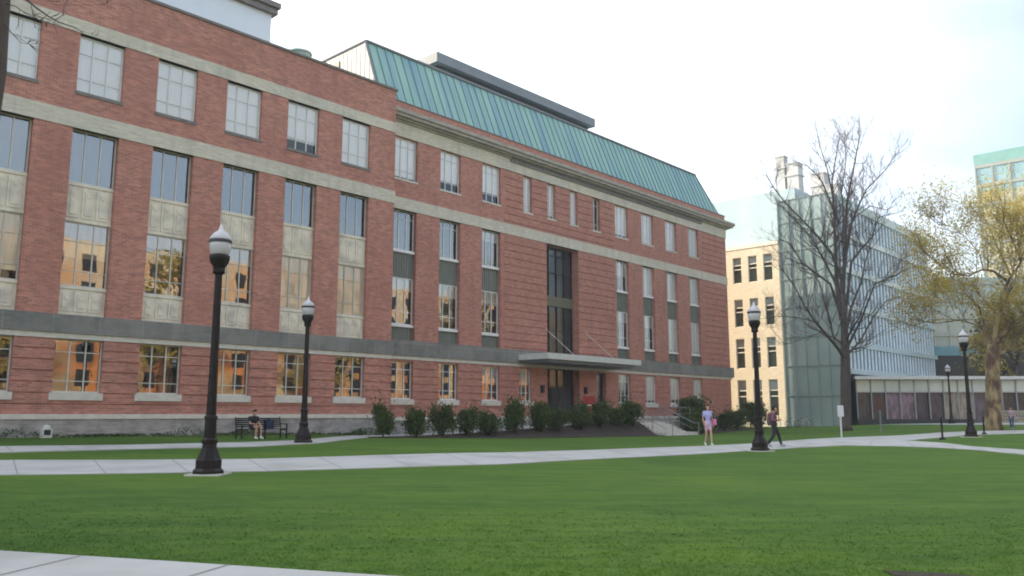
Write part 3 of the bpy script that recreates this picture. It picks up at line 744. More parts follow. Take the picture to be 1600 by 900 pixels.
q.build('mullion', mat('pavilion_mullion', (.35,.37,.38), .4), PV)
q = MB(); q.box(-.05, 12, -.05, .24, .0, 1.0); q.build('dark_base', mat('pavilion_base', (.05,.06,.07), .6), PV)
q = MB(); q.box(13.2, 17.2, -.35, -.051, .3, 1.9)  # solid block stands in for tan stone mirrored in the pavilion glass
q.build('stone_reflection', masonry('reflected_stone', (.40,.37,.30),(.25,.23,.19),(.12,.11,.10), .7,.32,.03,(.2,.18,.15)), PV)

# office block behind
OB = empty('teal_office_block', (62, 132, 0), 0, label='wide blue-green office block with dark ground storeys seen behind the leafy tree', cat='building')
q = MB(); q.box(3, 62, 0, 20, 0, 23.4); q.build('wall', M['tealglass'], OB)
q = MB(); q.box(3.1, 62, -.3, -.01, 7.4, 10.7); q.build('dark_storey', M['darkmetal'], OB)
q = MB(); q.box(2.9, 62, -.5, -.01, 10.7, 12.2)
q.build('spandrel', mat('blue_spandrel', (.10,.24,.32), .3, (.14,.30,.37)), OB)
q = MB()
for z in (13.8, 16.6, 19.4, 22.2): q.box(3, 62, -.25, -.012, z, z+.7)
for k in range(24): q.box(3+k*2.5, 3.15+k*2.5, -.35, -.26, 10.7, 23.4)
q.build('band', mat('cream_band', (.42,.44,.40), .6), OB)
# right tower
TW = empty('glass_tower', (*xy(166.7, 37.0), 0), BR, label='tall gridded glass tower rising behind the leafy tree at the right edge', cat='building')
q = MB(); q.box(0, 30, -45, 0, 0, 46.6); q.build('wall', solidglass('tower_glass', (.15,.30,.35), (.24,.40,.44), .15), TW)
q = MB(); q.box(-.1, 30.1, -45, .1, 46.6, 48.9); q.build('crown_band', mat('crown_green', (.15,.33,.31), .4, (.20,.38,.36), .5), TW)
q = MB(); q.box(-.04, 30.04, -45.05, .04, 0, 41.6); q.build('lower_wall', mat('tan_cladding', (.46,.38,.23), .5, (.36,.36,.28), .12, contrast=2), TW)
q = MB()
for k in range(17): q.box(-.25, -.01, -.2-k*2.75, .05-k*2.75, 0, 46.2)
for k in range(13): q.box(-.2, -.012, -45, 0, 3.3+k*3.58, 3.9+k*3.58)
q.build('mullion_grid', mat('tower_mullion', (.33,.36,.34), .5), TW)

# buildings across the lawn (behind the viewer, seen mirrored in the windows)
OP = empty('cream_hall', (*xy(-30, -50), 0), BR, label='long sunlit cream hall with a brown brick base mirrored in the windows', cat='building')
q = MB(); q.box(0, 200, -14, 0, 13, 27.5); q.build('upper_wall', mat('sunny_cream', (.62,.53,.40), .8, (.50,.42,.32), .3, third=(.62,.30,.12), tscale=.16, tamt=.75), OP)
q = MB(); q.box(0, 200, -14, 0, -.5, 12.98); q.build('lower_wall', mat('sunny_brown', (.62,.24,.08), .8, (.20,.08,.04), .22, contrast=2, third=(.6,.5,.3), tscale=.12, tamt=.8), OP)
q = MB()
for k in range(40):
    for z in (1.5, 5.6, 9.4, 14.5, 18.8, 23): q.box(1.5+k*5, 3.6+k*5, .0, .06, z, z+2.5)
q.build('window_row', M['darkmetal'], OP)

# ------------------------------------------------------------------ street lamps
def make_lamp():
    r = empty('street_lamp', (0,0,0))
    q = MB(); q.box(-.40,.40,-.40,.40,-.25,.035); q.build('footing', M['step'], r)
    q = MB(); q.lathe([(.36,.03),(.36,.10),(.30,.16),(.30,.34),(.27,.38),(.22,.50),(.17,.62),(.165,.70)], 8)
    q.build('base', M['lampblack'], r)
    q = MB(); q.lathe([(.16,.70),(.18,.72),(.18,.80),(.14,.84),(.13,1.25),(.15,1.27),(.15,1.33),(.115,1.36),(.096,2.6),(.083,4.60),(.085,4.68)], 12)
    q.build('pole', M['lampblack'], r, smooth=False)
    q = MB(); q.lathe([(.085,4.66),(.15,4.70),(.13,4.76),(.14,4.84),(.21,4.95),(.235,5.05),(.235,5.12),(.20,5.14)], 14); q.build('capital', M['lampblack'], r, smooth=True)
    q = MB(); q.lathe([(.17,5.12),(.215,5.18),(.245,5.30),(.255,5.42)], 18); q.build('globe', M['lampglobe'], r, smooth=True)
    q = MB(); q.lathe([(.262,5.42),(.268,5.44),(.268,5.48),(.262,5.50)], 18); q.build('band', M['lampband'], r)
    q = MB(); q.lathe([(.255,5.50),(.245,5.56),(.17,5.66),(.10,5.71),(.07,5.74),(.045,5.78),(.05,5.81),(.02,5.86),(.004,5.90)], 18); q.build('lamp_cap', M['lampglobe'], r, smooth=True)
    return r
lamps = [((-6.98,19.4), 'largest street lamp, black with white globe, on the near edge of the path'),
 ((-8.3,33.4), 'black street lamp with white globe beside the black bench in front of the brick building'),
 ((9.7,32.9), 'black street lamp in front of the cream building, beside the walking man'),
 ((24.85,45.4), 'black street lamp with white globe standing just left of the leafy tree trunk'),
 ((43.5,82.8), 'smallest, farthest street lamp with white globe in front of the glass pavilion')]
lp = make_lamp()
for i, ((X, Y), lb) in enumerate(lamps):
    o = lp if i == 0 else copy_tree(lp)
    o.location = (X, Y, gz(X, Y) + (.0)); o.rotation_euler = (0,0,R(11*i))
    tag(o, lb, 'street lamp', 'black acorn street lamps along the paths')
# concrete footing at the nearest lamp
# ------------------------------------------------------------------ trees
def limb_tree(name, label, limbs, seed, Yc, bark, twigm, trunk_pts, trunk_r, sub=(10,5,3), twig_r=.022, spread=1.0, leaves=None, cat='tree', group=None, sublen=2.6, droop=.0):
    rn = random.Random(seed)
    base = Vector(trunk_pts[0]); root = empty(name, base, 0, label=label, cat=cat, group=group)
    T = MB(); T.tube([Vector(p)-base for p in trunk_pts], trunk_r, 10)
    Bm = MB(); Tw = MB(); ends = []
    def spawn(a, d, r, L, lvl):
        """a thin wandering branch"""
        n = 4; pts = [a]; dd = d.normalized()
        for k in range(n):
            dd = (dd + Vector((rn.uniform(-1,1), rn.uniform(-1,1), rn.uniform(-.6,1)))*.22 + Vector((0,0,.10-droop))).normalized()
            pts.append(pts[-1] + dd*L/n)
        rr = [r*(1-.75*k/n) for k in range(n+1)]
        (Bm if lvl == 0 else Tw).tube(pts, rr, 4 if lvl == 0 else 3, cap=False)
        if lvl < len(sub) - 1:
            for _ in range(sub[lvl+1]):
                f = rn.uniform(.25, 1); i = min(n-1, int(f*n)); p = pts[i].lerp(pts[i+1], f*n - i)
                ax = Vector((rn.uniform(-1,1), rn.uniform(-1,1), rn.uniform(-.5,.9)))
                d2 = ((pts[i+1]-pts[i]).normalized()*1.0 + ax.normalized()*.85).normalized()
                spawn(p, d2, max(r*.5, .007), L*rn.uniform(.38,.62), lvl+1)
        else: ends.append((pts[-1], dd)); ends.append((pts[2], dd))
    for pts, r0, r1 in limbs:
        P = [Vector(p)-base for p in pts]; m = len(P)
        Bm.tube(P, [r0 + (r1-r0)*(i/(m-1))**.7 for i in range(m)], 7, cap=False)
        Ltot = sum((P[i+1]-P[i]).length for i in range(m-1)); ns_ = int(sub[0]*max(.5, Ltot/7))
        for _ in range(ns_):
            f = rn.uniform(.12, 1.0)**.8; x_ = f*(m-1); i = min(m-2, int(x_)); p = P[i].lerp(P[i+1], x_-i)
            t_ = (P[i+1]-P[i]).normalized(); ax = Vector((rn.uniform(-1,1), rn.uniform(-1,1), rn.uniform(-.5,.8))).normalized()
            rr = (r0 + (r1-r0)*f)*.45
            spawn(p, (t_ + ax*spread).normalized(), max(rr, twig_r), sublen*rn.uniform(.5,1.15)*(1.12-.28*f), 0)
    T.build('trunk', bark, root, smooth=True); 
    Bm.build('limb', bark, root, smooth=True); Tw.build('crown' if not leaves else 'twig', twigm, root)
    return root, ends, base

def leaf_mesh(pts, size, rn, n_each, jitter):
    q = MB()
    for p, d in pts:
        for _ in range(n_each):
            c = p + Vector((rn.gauss(0,1), rn.gauss(0,1), rn.gauss(0,.8)))*jitter
            u = Vector((rn.uniform(-1,1), rn.uniform(-1,1), rn.uniform(-1,1))).normalized(); v = u.cross(Vector((rn.uniform(-1,1), rn.uniform(-1,1), rn.uniform(-1,1)))).normalized()
            s_ = size*rn.uniform(.6,1.4)
            q.quad(c-u*s_, c-v*s_*.55, c+u*s_, c+v*s_*.55)
    return q

def lim(pix, Y, dy, r0, r1):
    n = len(pix); return ([at(x, y, Y + dy*(i/(n-1))) for i, (x, y) in enumerate(pix)], r0*.72, r1*.8)
YT = 70.0
bt = [lim([(1315,500),(1307,440),(1305,383),(1303,337),(1300,283),(1306,245),(1313,207)],YT,1,.30,.03),
 lim([(1316,460),(1319,420),(1321,370),(1323,317),(1333,267),(1341,225),(1344,212)],YT,-2,.30,.03),
 lim([(1318,420),(1330,350),(1342,320),(1353,297),(1383,266),(1400,240)],YT,3,.2,.03),
 lim([(1312,350),(1300,323),(1285,285),(1273,270),(1250,248)],YT,-2,.15,.03),
 lim([(1302,310),(1292,262),(1280,225),(1273,190)],YT,2,.12,.02),
 lim([(1316,440),(1300,397),(1280,372),(1260,350),(1227,317),(1207,290),(1196,272)],YT,-3,.22,.03),
 lim([(1316,470),(1303,437),(1285,402),(1267,370),(1223,323),(1210,318)],YT,3,.22,.03),
 lim([(1317,500),(1297,443),(1272,425),(1253,410),(1233,380),(1215,372)],YT,-5,.18,.03),
 lim([(1321,490),(1330,410),(1345,390),(1363,370),(1372,340),(1392,334)],YT,-3,.2,.03),
 lim([(1322,520),(1330,480),(1345,443),(1352,410),(1363,372),(1366,350)],YT,4,.2,.03),
 lim([(1323,545),(1345,500),(1367,443),(1400,430),(1423,417),(1440,418)],YT,-4,.16,.03),
 lim([(1321,562),(1310,545),(1295,527),(1273,502),(1258,480),(1240,445),(1222,420)],YT,-4,.26,.03),
 lim([(1320,540),(1302,527),(1297,502),(1291,480),(1280,440),(1262,415)],YT,4,.2,.03),
 lim([(1323,560),(1327,551),(1344,533),(1367,491),(1385,470),(1410,462)],YT,2,.2,.03),
 lim([(1322,535),(1327,522),(1335,508),(1344,493),(1356,455),(1385,440)],YT,-4,.16,.03),
 lim([(1297,527),(1273,502),(1242,496),(1220,494),(1190,498)],YT,-6,.09,.02),
 lim([(1300,532),(1282,520),(1260,527),(1238,535),(1222,540)],YT,3,.08,.015),
 lim([(1316,380),(1318,340),(1315,300),(1322,250),(1320,215)],YT,-1,.14,.02),
 lim([(1335,340),(1360,322),(1385,328),(1404,320)],YT,3,.08,.02)]
b0 = at(1322,661,YT); b0.z = gz(b0.x, b0.y) - .1
trunk = [b0, b0+Vector((0,0,.5)), at(1321,600,YT), at(1321,560,YT), at(1319,500,YT), at(1315,440,YT)]
limb_tree('bare_tree', 'tall leafless tree with dark trunk and fine branches in front of the glass building', bt, 3, YT, M['bark'], M['twig'], trunk, [.60,.43,.40,.39,.26,.17], sub=(13,5,4), sublen=3.0, twig_r=.018, spread=1.4)

YS = 60.0
st_l = [lim([(1553,545),(1556,510),(1562,484),(1566,458),(1578,435),(1595,411),(1592,392),(1590,370)],YS,-1,.28,.05),
 lim([(1575,440),(1553,424),(1535,421),(1513,431),(1493,429),(1478,421),(1458,405),(1440,388)],YS,-3,.15,.03),
 lim([(1556,562),(1565,553),(1577,540),(1600,520),(1640,500),(1690,470)],YS,2,.28,.06),
 lim([(1554,540),(1571,518),(1590,495),(1620,480),(1660,430)],YS,-3,.2,.05),
 lim([(1551,550),(1535,510),(1500,500),(1465,505),(1430,500)],YS,2,.14,.03),
 lim([(1592,405),(1610,380),(1620,350),(1612,330)],YS,2,.14,.03),
 lim([(1580,432),(1560,390),(1548,360),(1540,345)],YS,3,.12,.03),
 lim([(1537,423),(1530,395),(1510,372),(1490,355),(1465,350)],YS,3,.08,.02),
 lim([(1590,395),(1575,360),(1568,345),(1572,332)],YS,-3,.1,.03),
 lim([(1550,545),(1530,480),(1510,460),(1480,455),(1455,460)],YS,-3,.12,.03)]
b1 = at(1553,672,YS); b1.z = gz(b1.x, b1.y) - .1
tr2 = [b1, b1+Vector((0,0,.6)), at(1552,610,YS), at(1550,560,YS), at(1553,540,YS)]
rt, ends, base = limb_tree('leafy_tree', 'broad tree with mottled yellow-brown bark and golden-green spring leaves at the right edge', st_l, 11, YS, M['sycbark'], M['twig'], tr2, [.72,.56,.50,.46,.38], sub=(13,5,3), leaves=True, sublen=2.8, twig_r=.03)
rn = random.Random(5)
lo = []; hi = []
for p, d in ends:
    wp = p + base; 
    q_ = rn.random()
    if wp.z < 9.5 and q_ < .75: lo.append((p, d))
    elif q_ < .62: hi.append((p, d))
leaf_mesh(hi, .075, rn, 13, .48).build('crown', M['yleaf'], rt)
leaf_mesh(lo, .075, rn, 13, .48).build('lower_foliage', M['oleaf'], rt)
# foliage far behind, one tree with shade in its leaf colour
def round_tree(name, label, X, Y, h, w_, m, seed, n=2600, lsize=.22, trunkm='bark', group=None):
    rn = random.Random(seed); z0 = gz(X, Y); root = empty(name, (X, Y, z0), 0, label=label, cat='tree', group=group)
    q = MB(); q.tube([(0,0,-.1),(.1,0,h*.3),(0,.1,h*.6)], [w_*.06, w_*.045, w_*.02], 8)
    for k in range(6): a = k*1.05+rn.random(); q.tube([(0,0,h*(.28+.04*k)),(math.cos(a)*w_*.2,math.sin(a)*w_*.2,h*(.45+.04*k)),(math.cos(a)*w_*.36,math.sin(a)*w_*.36,h*(.58+.04*k))], [w_*.025,w_*.015,w_*.006], 5)
    q.build('trunk', M[trunkm], root, smooth=True)
    cl = []
    for _ in range(26):
        a = rn.uniform(0, 6.28); rr = w_*.5*rn.uniform(.2,.95)**.6; zz = h*rn.uniform(.3,.95); rr *= math.sin(min(1,(1.02-zz/h)*1.6+.15)*1.4)
        cl.append((Vector((math.cos(a)*rr, math.sin(a)*rr, zz)), rn.uniform(.5,1.1)*w_*.10))
    q = MB()
    for _ in range(n):
        c, sc = rn.choice(cl); c = c + Vector((rn.gauss(0,1), rn.gauss(0,1), rn.gauss(0,.7)))*sc
        u = Vector((rn.uniform(-1,1), rn.uniform(-1,1), rn.uniform(-1,1))).normalized(); v = u.cross(Vector((rn.uniform(-1,1), rn.uniform(-1,1), rn.uniform(-1,1)))).normalized()
        s_ = lsize*rn.uniform(.6,1.4); q.quad(c-u*s_, c-v*s_*.6, c+u*s_, c+v*s_*.6)
    q.build('crown', M[m], root)
    return root
round_tree('broadleaf_tree', 'shaded olive tree behind the glass pavilion, left of the leafy tree trunk', 70, 118, 15, 12, 'dleaf', 4, 3500, .28)
round_tree('broadleaf_tree', 'golden olive tree rising behind the pavilion roof left of the leafy tree', 66, 108, 18, 12, 'oleaf', 6, 3500, .25)
# trees behind the viewer, mirrored in the lower windows
for i, (s, P, h) in enumerate(((26,-30,22),(50,-26,24),(78,-30,21))):
    X, Y = xy(s, P); round_tree('broadleaf_tree', ['spring-green tree in front of the cream hall, nearest the left end','taller spring-green tree in front of the middle of the cream hall','spring-green tree in front of the far right end of the cream hall'][i], X, Y, h, h*.6, 'yleaf', 20+i, 2500, .32)
# leaning tree at the left edge of the view
YN = 9.0
NL = [lim([(-8,-30),(20,-25),(42,0),(58,13),(75,25),(93,35),(117,43),(130,51)],YN,.3,.022,.005),
 lim([(42,-30),(60,-8),(87,8),(120,8),(167,7)],YN,.8,.008,.002),
 lim([(2,30),(17,50),(26,60),(33,67),(45,69)],YN,-.3,.009,.002),
 lim([(30,-15),(48,5),(52,25),(55,45)],YN,.2,.008,.002),
 lim([(5,5),(25,10),(38,20),(60,30),(72,40)],YN,-.2,.010,.003),
 lim([(-20,-60),(30,-55),(90,-40),(150,-35),(200,-25)],YN,.5,.02,.004)]
b2 = at(-60,0,YN); b2 = Vector((b2.x-.25, YN, gz(b2.x, YN)-.1)); b2.x = at(-66,450,YN).x - .3
tt3 = [Vector((at(-135,690,YN).x, YN, gz(-7,9)-.1)), at(-110,560,YN), at(-75,400,YN), at(-40,220,YN), at(-22,110,YN), at(-14,0,YN), at(-8,-90,YN)]
limb_tree('leaning_tree', 'dark leaning tree trunk with thin bare twigs at the left edge', NL, 9, YN, M['bark'], M['twig'], tt3, [.34,.28,.25,.22,.21,.20,.18], sub=(7,2), sublen=.30, twig_r=.0035, spread=.9)

# ------------------------------------------------------------------ shrubs
def make_bush(seed, h, w_):
    rn = random.Random(seed); r = empty('shrub', (0,0,0))
    q = MB(); q.tube([(0,0,-.05),(.02,0,h*.3)], [.05,.03], 6)
    cl = []
    for _ in range(11):
        a = rn.uniform(0,6.28); t_ = rn.uniform(.25,.92); rr = w_*.5*(.35+.55*math.sin(t_*2.6))*rn.uniform(.35,1)
        tip = Vector((math.cos(a)*rr, math.sin(a)*rr, h*t_)); cl.append((tip, w_*rn.uniform(.09,.17)))
        q.tube([(0,0,h*.06),tuple(tip*.6+Vector((0,0,h*.03))),tuple(tip)], [.022,.014,.006], 4)
    for k in range(4):
        a = rn.uniform(0,6.28); tip = Vector((math.cos(a)*w_*.22, math.sin(a)*w_*.22, h*rn.uniform(.95,1.08))); cl.append((tip-Vector((0,0,.15)), w_*.06)); q.tube([(0,0,h*.3),tuple(tip)], [.015,.005], 4)
    q.build('stem', M['stem'], r)
    L_ = MB()
    for _ in range(2600):
        c, sc = rn.choice(cl); c = c + Vector((rn.gauss(0,1), rn.gauss(0,1), rn.gauss(0,1.35)))*sc
        if c.z < .1: continue
        d = Vector((rn.uniform(-1,1), rn.uniform(-1,1), rn.uniform(.1,1.6))).normalized(); v = d.cross(Vector((rn.uniform(-1,1), rn.uniform(-1,1), .2))).normalized()
        s_ = .060*rn.uniform(.7,1.5); L_.quad(c-d*s_, c-v*s_*.35, c+d*s_, c+v*s_*.35)
    L_.build('foliage', M['bushleaf'], r)
    return r
protos = [make_bush(100+i, 1.0, 1.0) for i in range(4)]
bpx = [(598,688,634,30,'tall narrow dark shrub at the left end of the mulch bed'),
 (650,686,640,36,'wide round shrub, second from the left in the mulch bed'),
 (692,684,635,34,'upright shrub, third from the left in the mulch bed'),
 (728,683,640,32,'loose feathery shrub, fourth from the left in the mulch bed'),
 (764,681,645,34,'low wide shrub below the third white-framed window, fifth from the left'),
 (805,678,626,32,'tall shrub just left of the narrow window beside the entrance'),
 (845,677,630,32,'dark shrub in front of the brick left of the entrance recess'),
 (873,676,641,28,'short shrub in front of the dark entrance doors'),
 (909,675,632,34,'dark shrub under the red notice panel'),
 (938,674,629,32,'shrub in front of the side door right of the entrance'),
 (965,673,638,28,'small shrub between the side door and the entrance steps'),
 (990,670,629,34,'full shrub at the top left of the entrance steps')]
used = [0]*4
for i, (x, yb_, yt_, wpx, lb) in enumerate(bpx):
    r = ray(x, yb_); Pn = 34.6; 
    den = -(r.x*N.x + r.y*N.y); t_ = Pn/den; X, Y = r.x*t_, r.y*t_; z = bed_z(X, Y)
    zt_ = at(x, yt_ + 3, Y).z; h = zt_ - z; wd = wpx/1306*Y
    p = protos[i % 4]; o = p if not used[i % 4] else copy_tree(p); used[i % 4] = 1
    o.location = (X, Y, z); o.scale = (wd*1.12, wd*1.12, h/1.0); o.rotation_euler = (0,0,i*1.3)
    tag(o, lb, 'shrub', 'dark green shrubs in the mulch beds')
for j, (s, P, h, wd, lb) in enumerate(((58.6,34.7,1.3,1.7,'low shrub against the terrace wall immediately right of the entrance steps'),(60.9,34.9,1.5,1.8,'shrub by the terrace corner, left of the large round shrub'),(63.5,37.3,2.7,3.0,'largest round dark shrub, right of the entrance steps and railing'),(66.5,37.6,1.6,1.8,'low shrub behind the walking woman, right of the large round shrub'),
    (70.0,37.8,1.5,1.8,'small shrub beneath the last ground-floor window of the brick building'),(73.2,38.2,1.7,2.0,'shrub in front of the rusticated brick corner'),(77.4,38.4,2.3,2.4,'bushy shrub at the far corner of the brick building'))):
    o = copy_tree(protos[j % 4]); X, Y = xy(s, P); o.location = (X, Y, gz(X, Y)); o.scale = (wd, wd, h); o.rotation_euler = (0,0,j*2.1)
    tag(o, lb, 'shrub', 'dark green shrubs in the mulch beds')
# low ground cover along the plinth
q = MB(); rn = random.Random(3)
for _ in range(5200):
    s = rn.uniform(6, 31.5); P = 39.75 - abs(rn.gauss(0,.28)); hh = .12 + .34*max(0, math.sin(s*1.7)+math.sin(s*.63+1))*.5
    if rn.random() > .35 + .6*max(0, math.sin(s*.9)): continue
    X, Y = xy(s, P); z = gz(X, Y) + rn.uniform(0, hh)
    c = Vector((X, Y, z)); d = Vector((rn.uniform(-1,1), rn.uniform(-1,1), rn.uniform(0,1.4))).normalized(); v = d.cross(Vector((rn.uniform(-1,1), rn.uniform(-1,1), .1))).normalized()
    q.quad(c-d*.06, c-v*.03, c+d*.06, c+v*.03)
q.build('ground_cover', M['bushleaf'], label='low dark green plants along the foot of the stone plinth', cat='ground cover', kind='stuff')

# ------------------------------------------------------------------ grass blades on the near lawn
rn = np.random.RandomState(4)
def inside_sidewalk(X, Y):
    return False
nb = 90000
Yr = 5.2 + 29*rn.rand(nb)**1.5
Xr = (rn.rand(nb)*2 - 1) * (Yr*.66 + 1)
def near_edge_y(X):   # sidewalk upper edge
    for a, c in zip(S1, S1[1:]):
        if a.x <= X <= c.x: return a.y + (c.y-a.y)*(X-a.x)/(c.x-a.x)
    return -99
def path_y(X):
    for a, c in zip(near1, near1[1:]):
        if a.x <= X <= c.x: return a.y + (c.y-a.y)*(X-a.x)/(c.x-a.x)
    return near1[0].y if X < near1[0].x else 99
gb = MB()
for X, Y in zip(Xr, Yr):
    if Y < near_edge_y(X) - .02 or Y > path_y(X) - .03: continue
    if rn.rand() < (Y - 6) / 8: continue
    z = 0.0 if Y < 8 else gz(X, Y)
    if Y < 8: z = gz(round(X), 6)
    for k in range(3):
        a = rn.rand()*6.28; h = .012 + .016*rn.rand(); wdt = .004 + .0004*Y; dx, dy = math.cos(a)*wdt, math.sin(a)*wdt
        lx, ly = rn.randn()*.035, rn.randn()*.035; ox, oy = rn.randn()*.035, rn.randn()*.035
        gb.add([(X+ox-dx, Y+oy-dy, z-.005),(X+ox+dx, Y+oy+dy, z-.005),(X+ox+lx, Y+oy+ly, z+h)], [(0,1,2)])
M['blade'] = M['lawn'].copy(); M['blade'].name = 'grass_blade'
_t = M['blade'].node_tree; _b = _t.nodes['Principled BSDF']; _l = _b.inputs['Base Color'].links[0].from_socket
_g = _t.nodes.new('ShaderNodeNewGeometry'); _r = _t.nodes.new('ShaderNodeMapRange'); _r.inputs['To Min'].default_value = 1.1; _r.inputs['To Max'].default_value = 1.6
_h = _t.nodes.new('ShaderNodeMix'); _h.data_type = 'RGBA'; _h.blend_type = 'MULTIPLY'; _h.inputs['Factor'].default_value = 1
_t.links.new(_g.outputs['Random Per Island'], _r.inputs['Value']); _t.links.new(_l, _h.inputs['A']); _t.links.new(_r.outputs['Result'], _h.inputs['B'])
_t.links.new(_h.outputs['Result'], _b.inputs['Base Color'])
for _n in list(_b.inputs['Normal'].links): _t.links.remove(_n)
_tl = _t.nodes.new('ShaderNodeBsdfTranslucent'); _t.links.new(_h.outputs['Result'], _tl.inputs['Color'])
_ms = _t.nodes.new('ShaderNodeMixShader'); _ms.inputs[0].default_value = .45
_t.links.new(_b.outputs[0], _ms.inputs[1]); _t.links.new(_tl.outputs[0], _ms.inputs[2]); _t.links.new(_ms.outputs[0], _t.nodes['Material Output'].inputs[0])
gb.build('grass', M['blade'], label='short green grass blades over the near lawn', cat='grass', kind='stuff')

# ------------------------------------------------------------------ bench
bn = empty('park_bench', (*xy(20.3, 34.3), 0), BR, label='black slatted park bench with armrests, a person seated at its left end', cat='bench')
bn.location.z = gz(bn.location.x, bn.location.y)
q = MB()
for k in range(5): q.box(-1.15, 1.15, -.05-.1*k-.04, -.05-.1*k+.04, .43, .46)
q.build('seat', M['bench'], bn)
q = MB()
for k in range(5): q.box(-1.15, 1.15, .03+.022*k, .055+.022*k, .52+.09*k, .58+.09*k)
q.build('backrest', M['bench'], bn)
for sx in (-1.15, 0, 1.1):
    q = MB(); q.box(sx, sx+.05, -.50, -.45, 0, .44); q.box(sx, sx+.05, .0, .05, 0, .44); q.box(sx, sx+.05, -.5, .05, .38, .428)
    q.tube([(sx+.025,.02,.4),(sx+.025,.14,.98)], .022, 6); q.build('leg', M['bench'], bn)
    if sx: pass
for sx in (-1.15, 1.1):
    q = MB(); q.box(sx, sx+.05, -.50, .1, .64, .68); q.box(sx, sx+.05, -.50, -.46, .44, .64); q.build('armrest', M['bench'], bn)

# ------------------------------------------------------------------ people
def blob(caps, voxel=.02, sm=4):
    """tapered capsules fused into one continuous mesh"""
    mb = MB()
    for p0, p1, r0, r1 in caps:
        p0, p1 = Vector(p0), Vector(p1); d = (p1-p0); L_ = d.length; d = d.normalized() if L_ > 1e-6 else Vector((0,0,1))
        pts = []; rad = []
        for a in (-80,-55,-30,0): pts.append(p0 + d*r0*math.sin(R(a))); rad.append(r0*math.cos(R(a)))
        for f in (.33,.66): pts.append(p0.lerp(p1, f)); rad.append(r0+(r1-r0)*f)
        for a in (0,30,55,80): pts.append(p1 + d*r1*math.sin(R(a))); rad.append(r1*math.cos(R(a)))
        mb.tube(pts, rad, 12)
    me = bpy.data.meshes.new('tmp'); me.from_pydata(mb.v, [], mb.f)
    bm = bmesh.new(); bm.from_mesh(me); bmesh.ops.recalc_face_normals(bm, faces=bm.faces); bm.to_mesh(me); bm.free()
    o = bpy.data.objects.new('tmp', me); col.objects.link(o)
    r_ = o.modifiers.new('r', 'REMESH'); r_.mode = 'VOXEL'; r_.voxel_size = voxel
    s_ = o.modifiers.new('s', 'SMOOTH'); s_.iterations = sm; s_.factor = .5
    dg = bpy.context.evaluated_depsgraph_get(); dg.update()
    new = bpy.data.meshes.new_from_object(o.evaluated_get(dg)); bpy.data.objects.remove(o)
    new.polygons.foreach_set('use_smooth', [True]*len(new.polygons))
    return new
def add_mesh(name, me, m, parent):
    me.name = name; me.materials.clear(); me.materials.append(m); o = bpy.data.objects.new(name, me); col.objects.link(o); o.parent = parent; return o

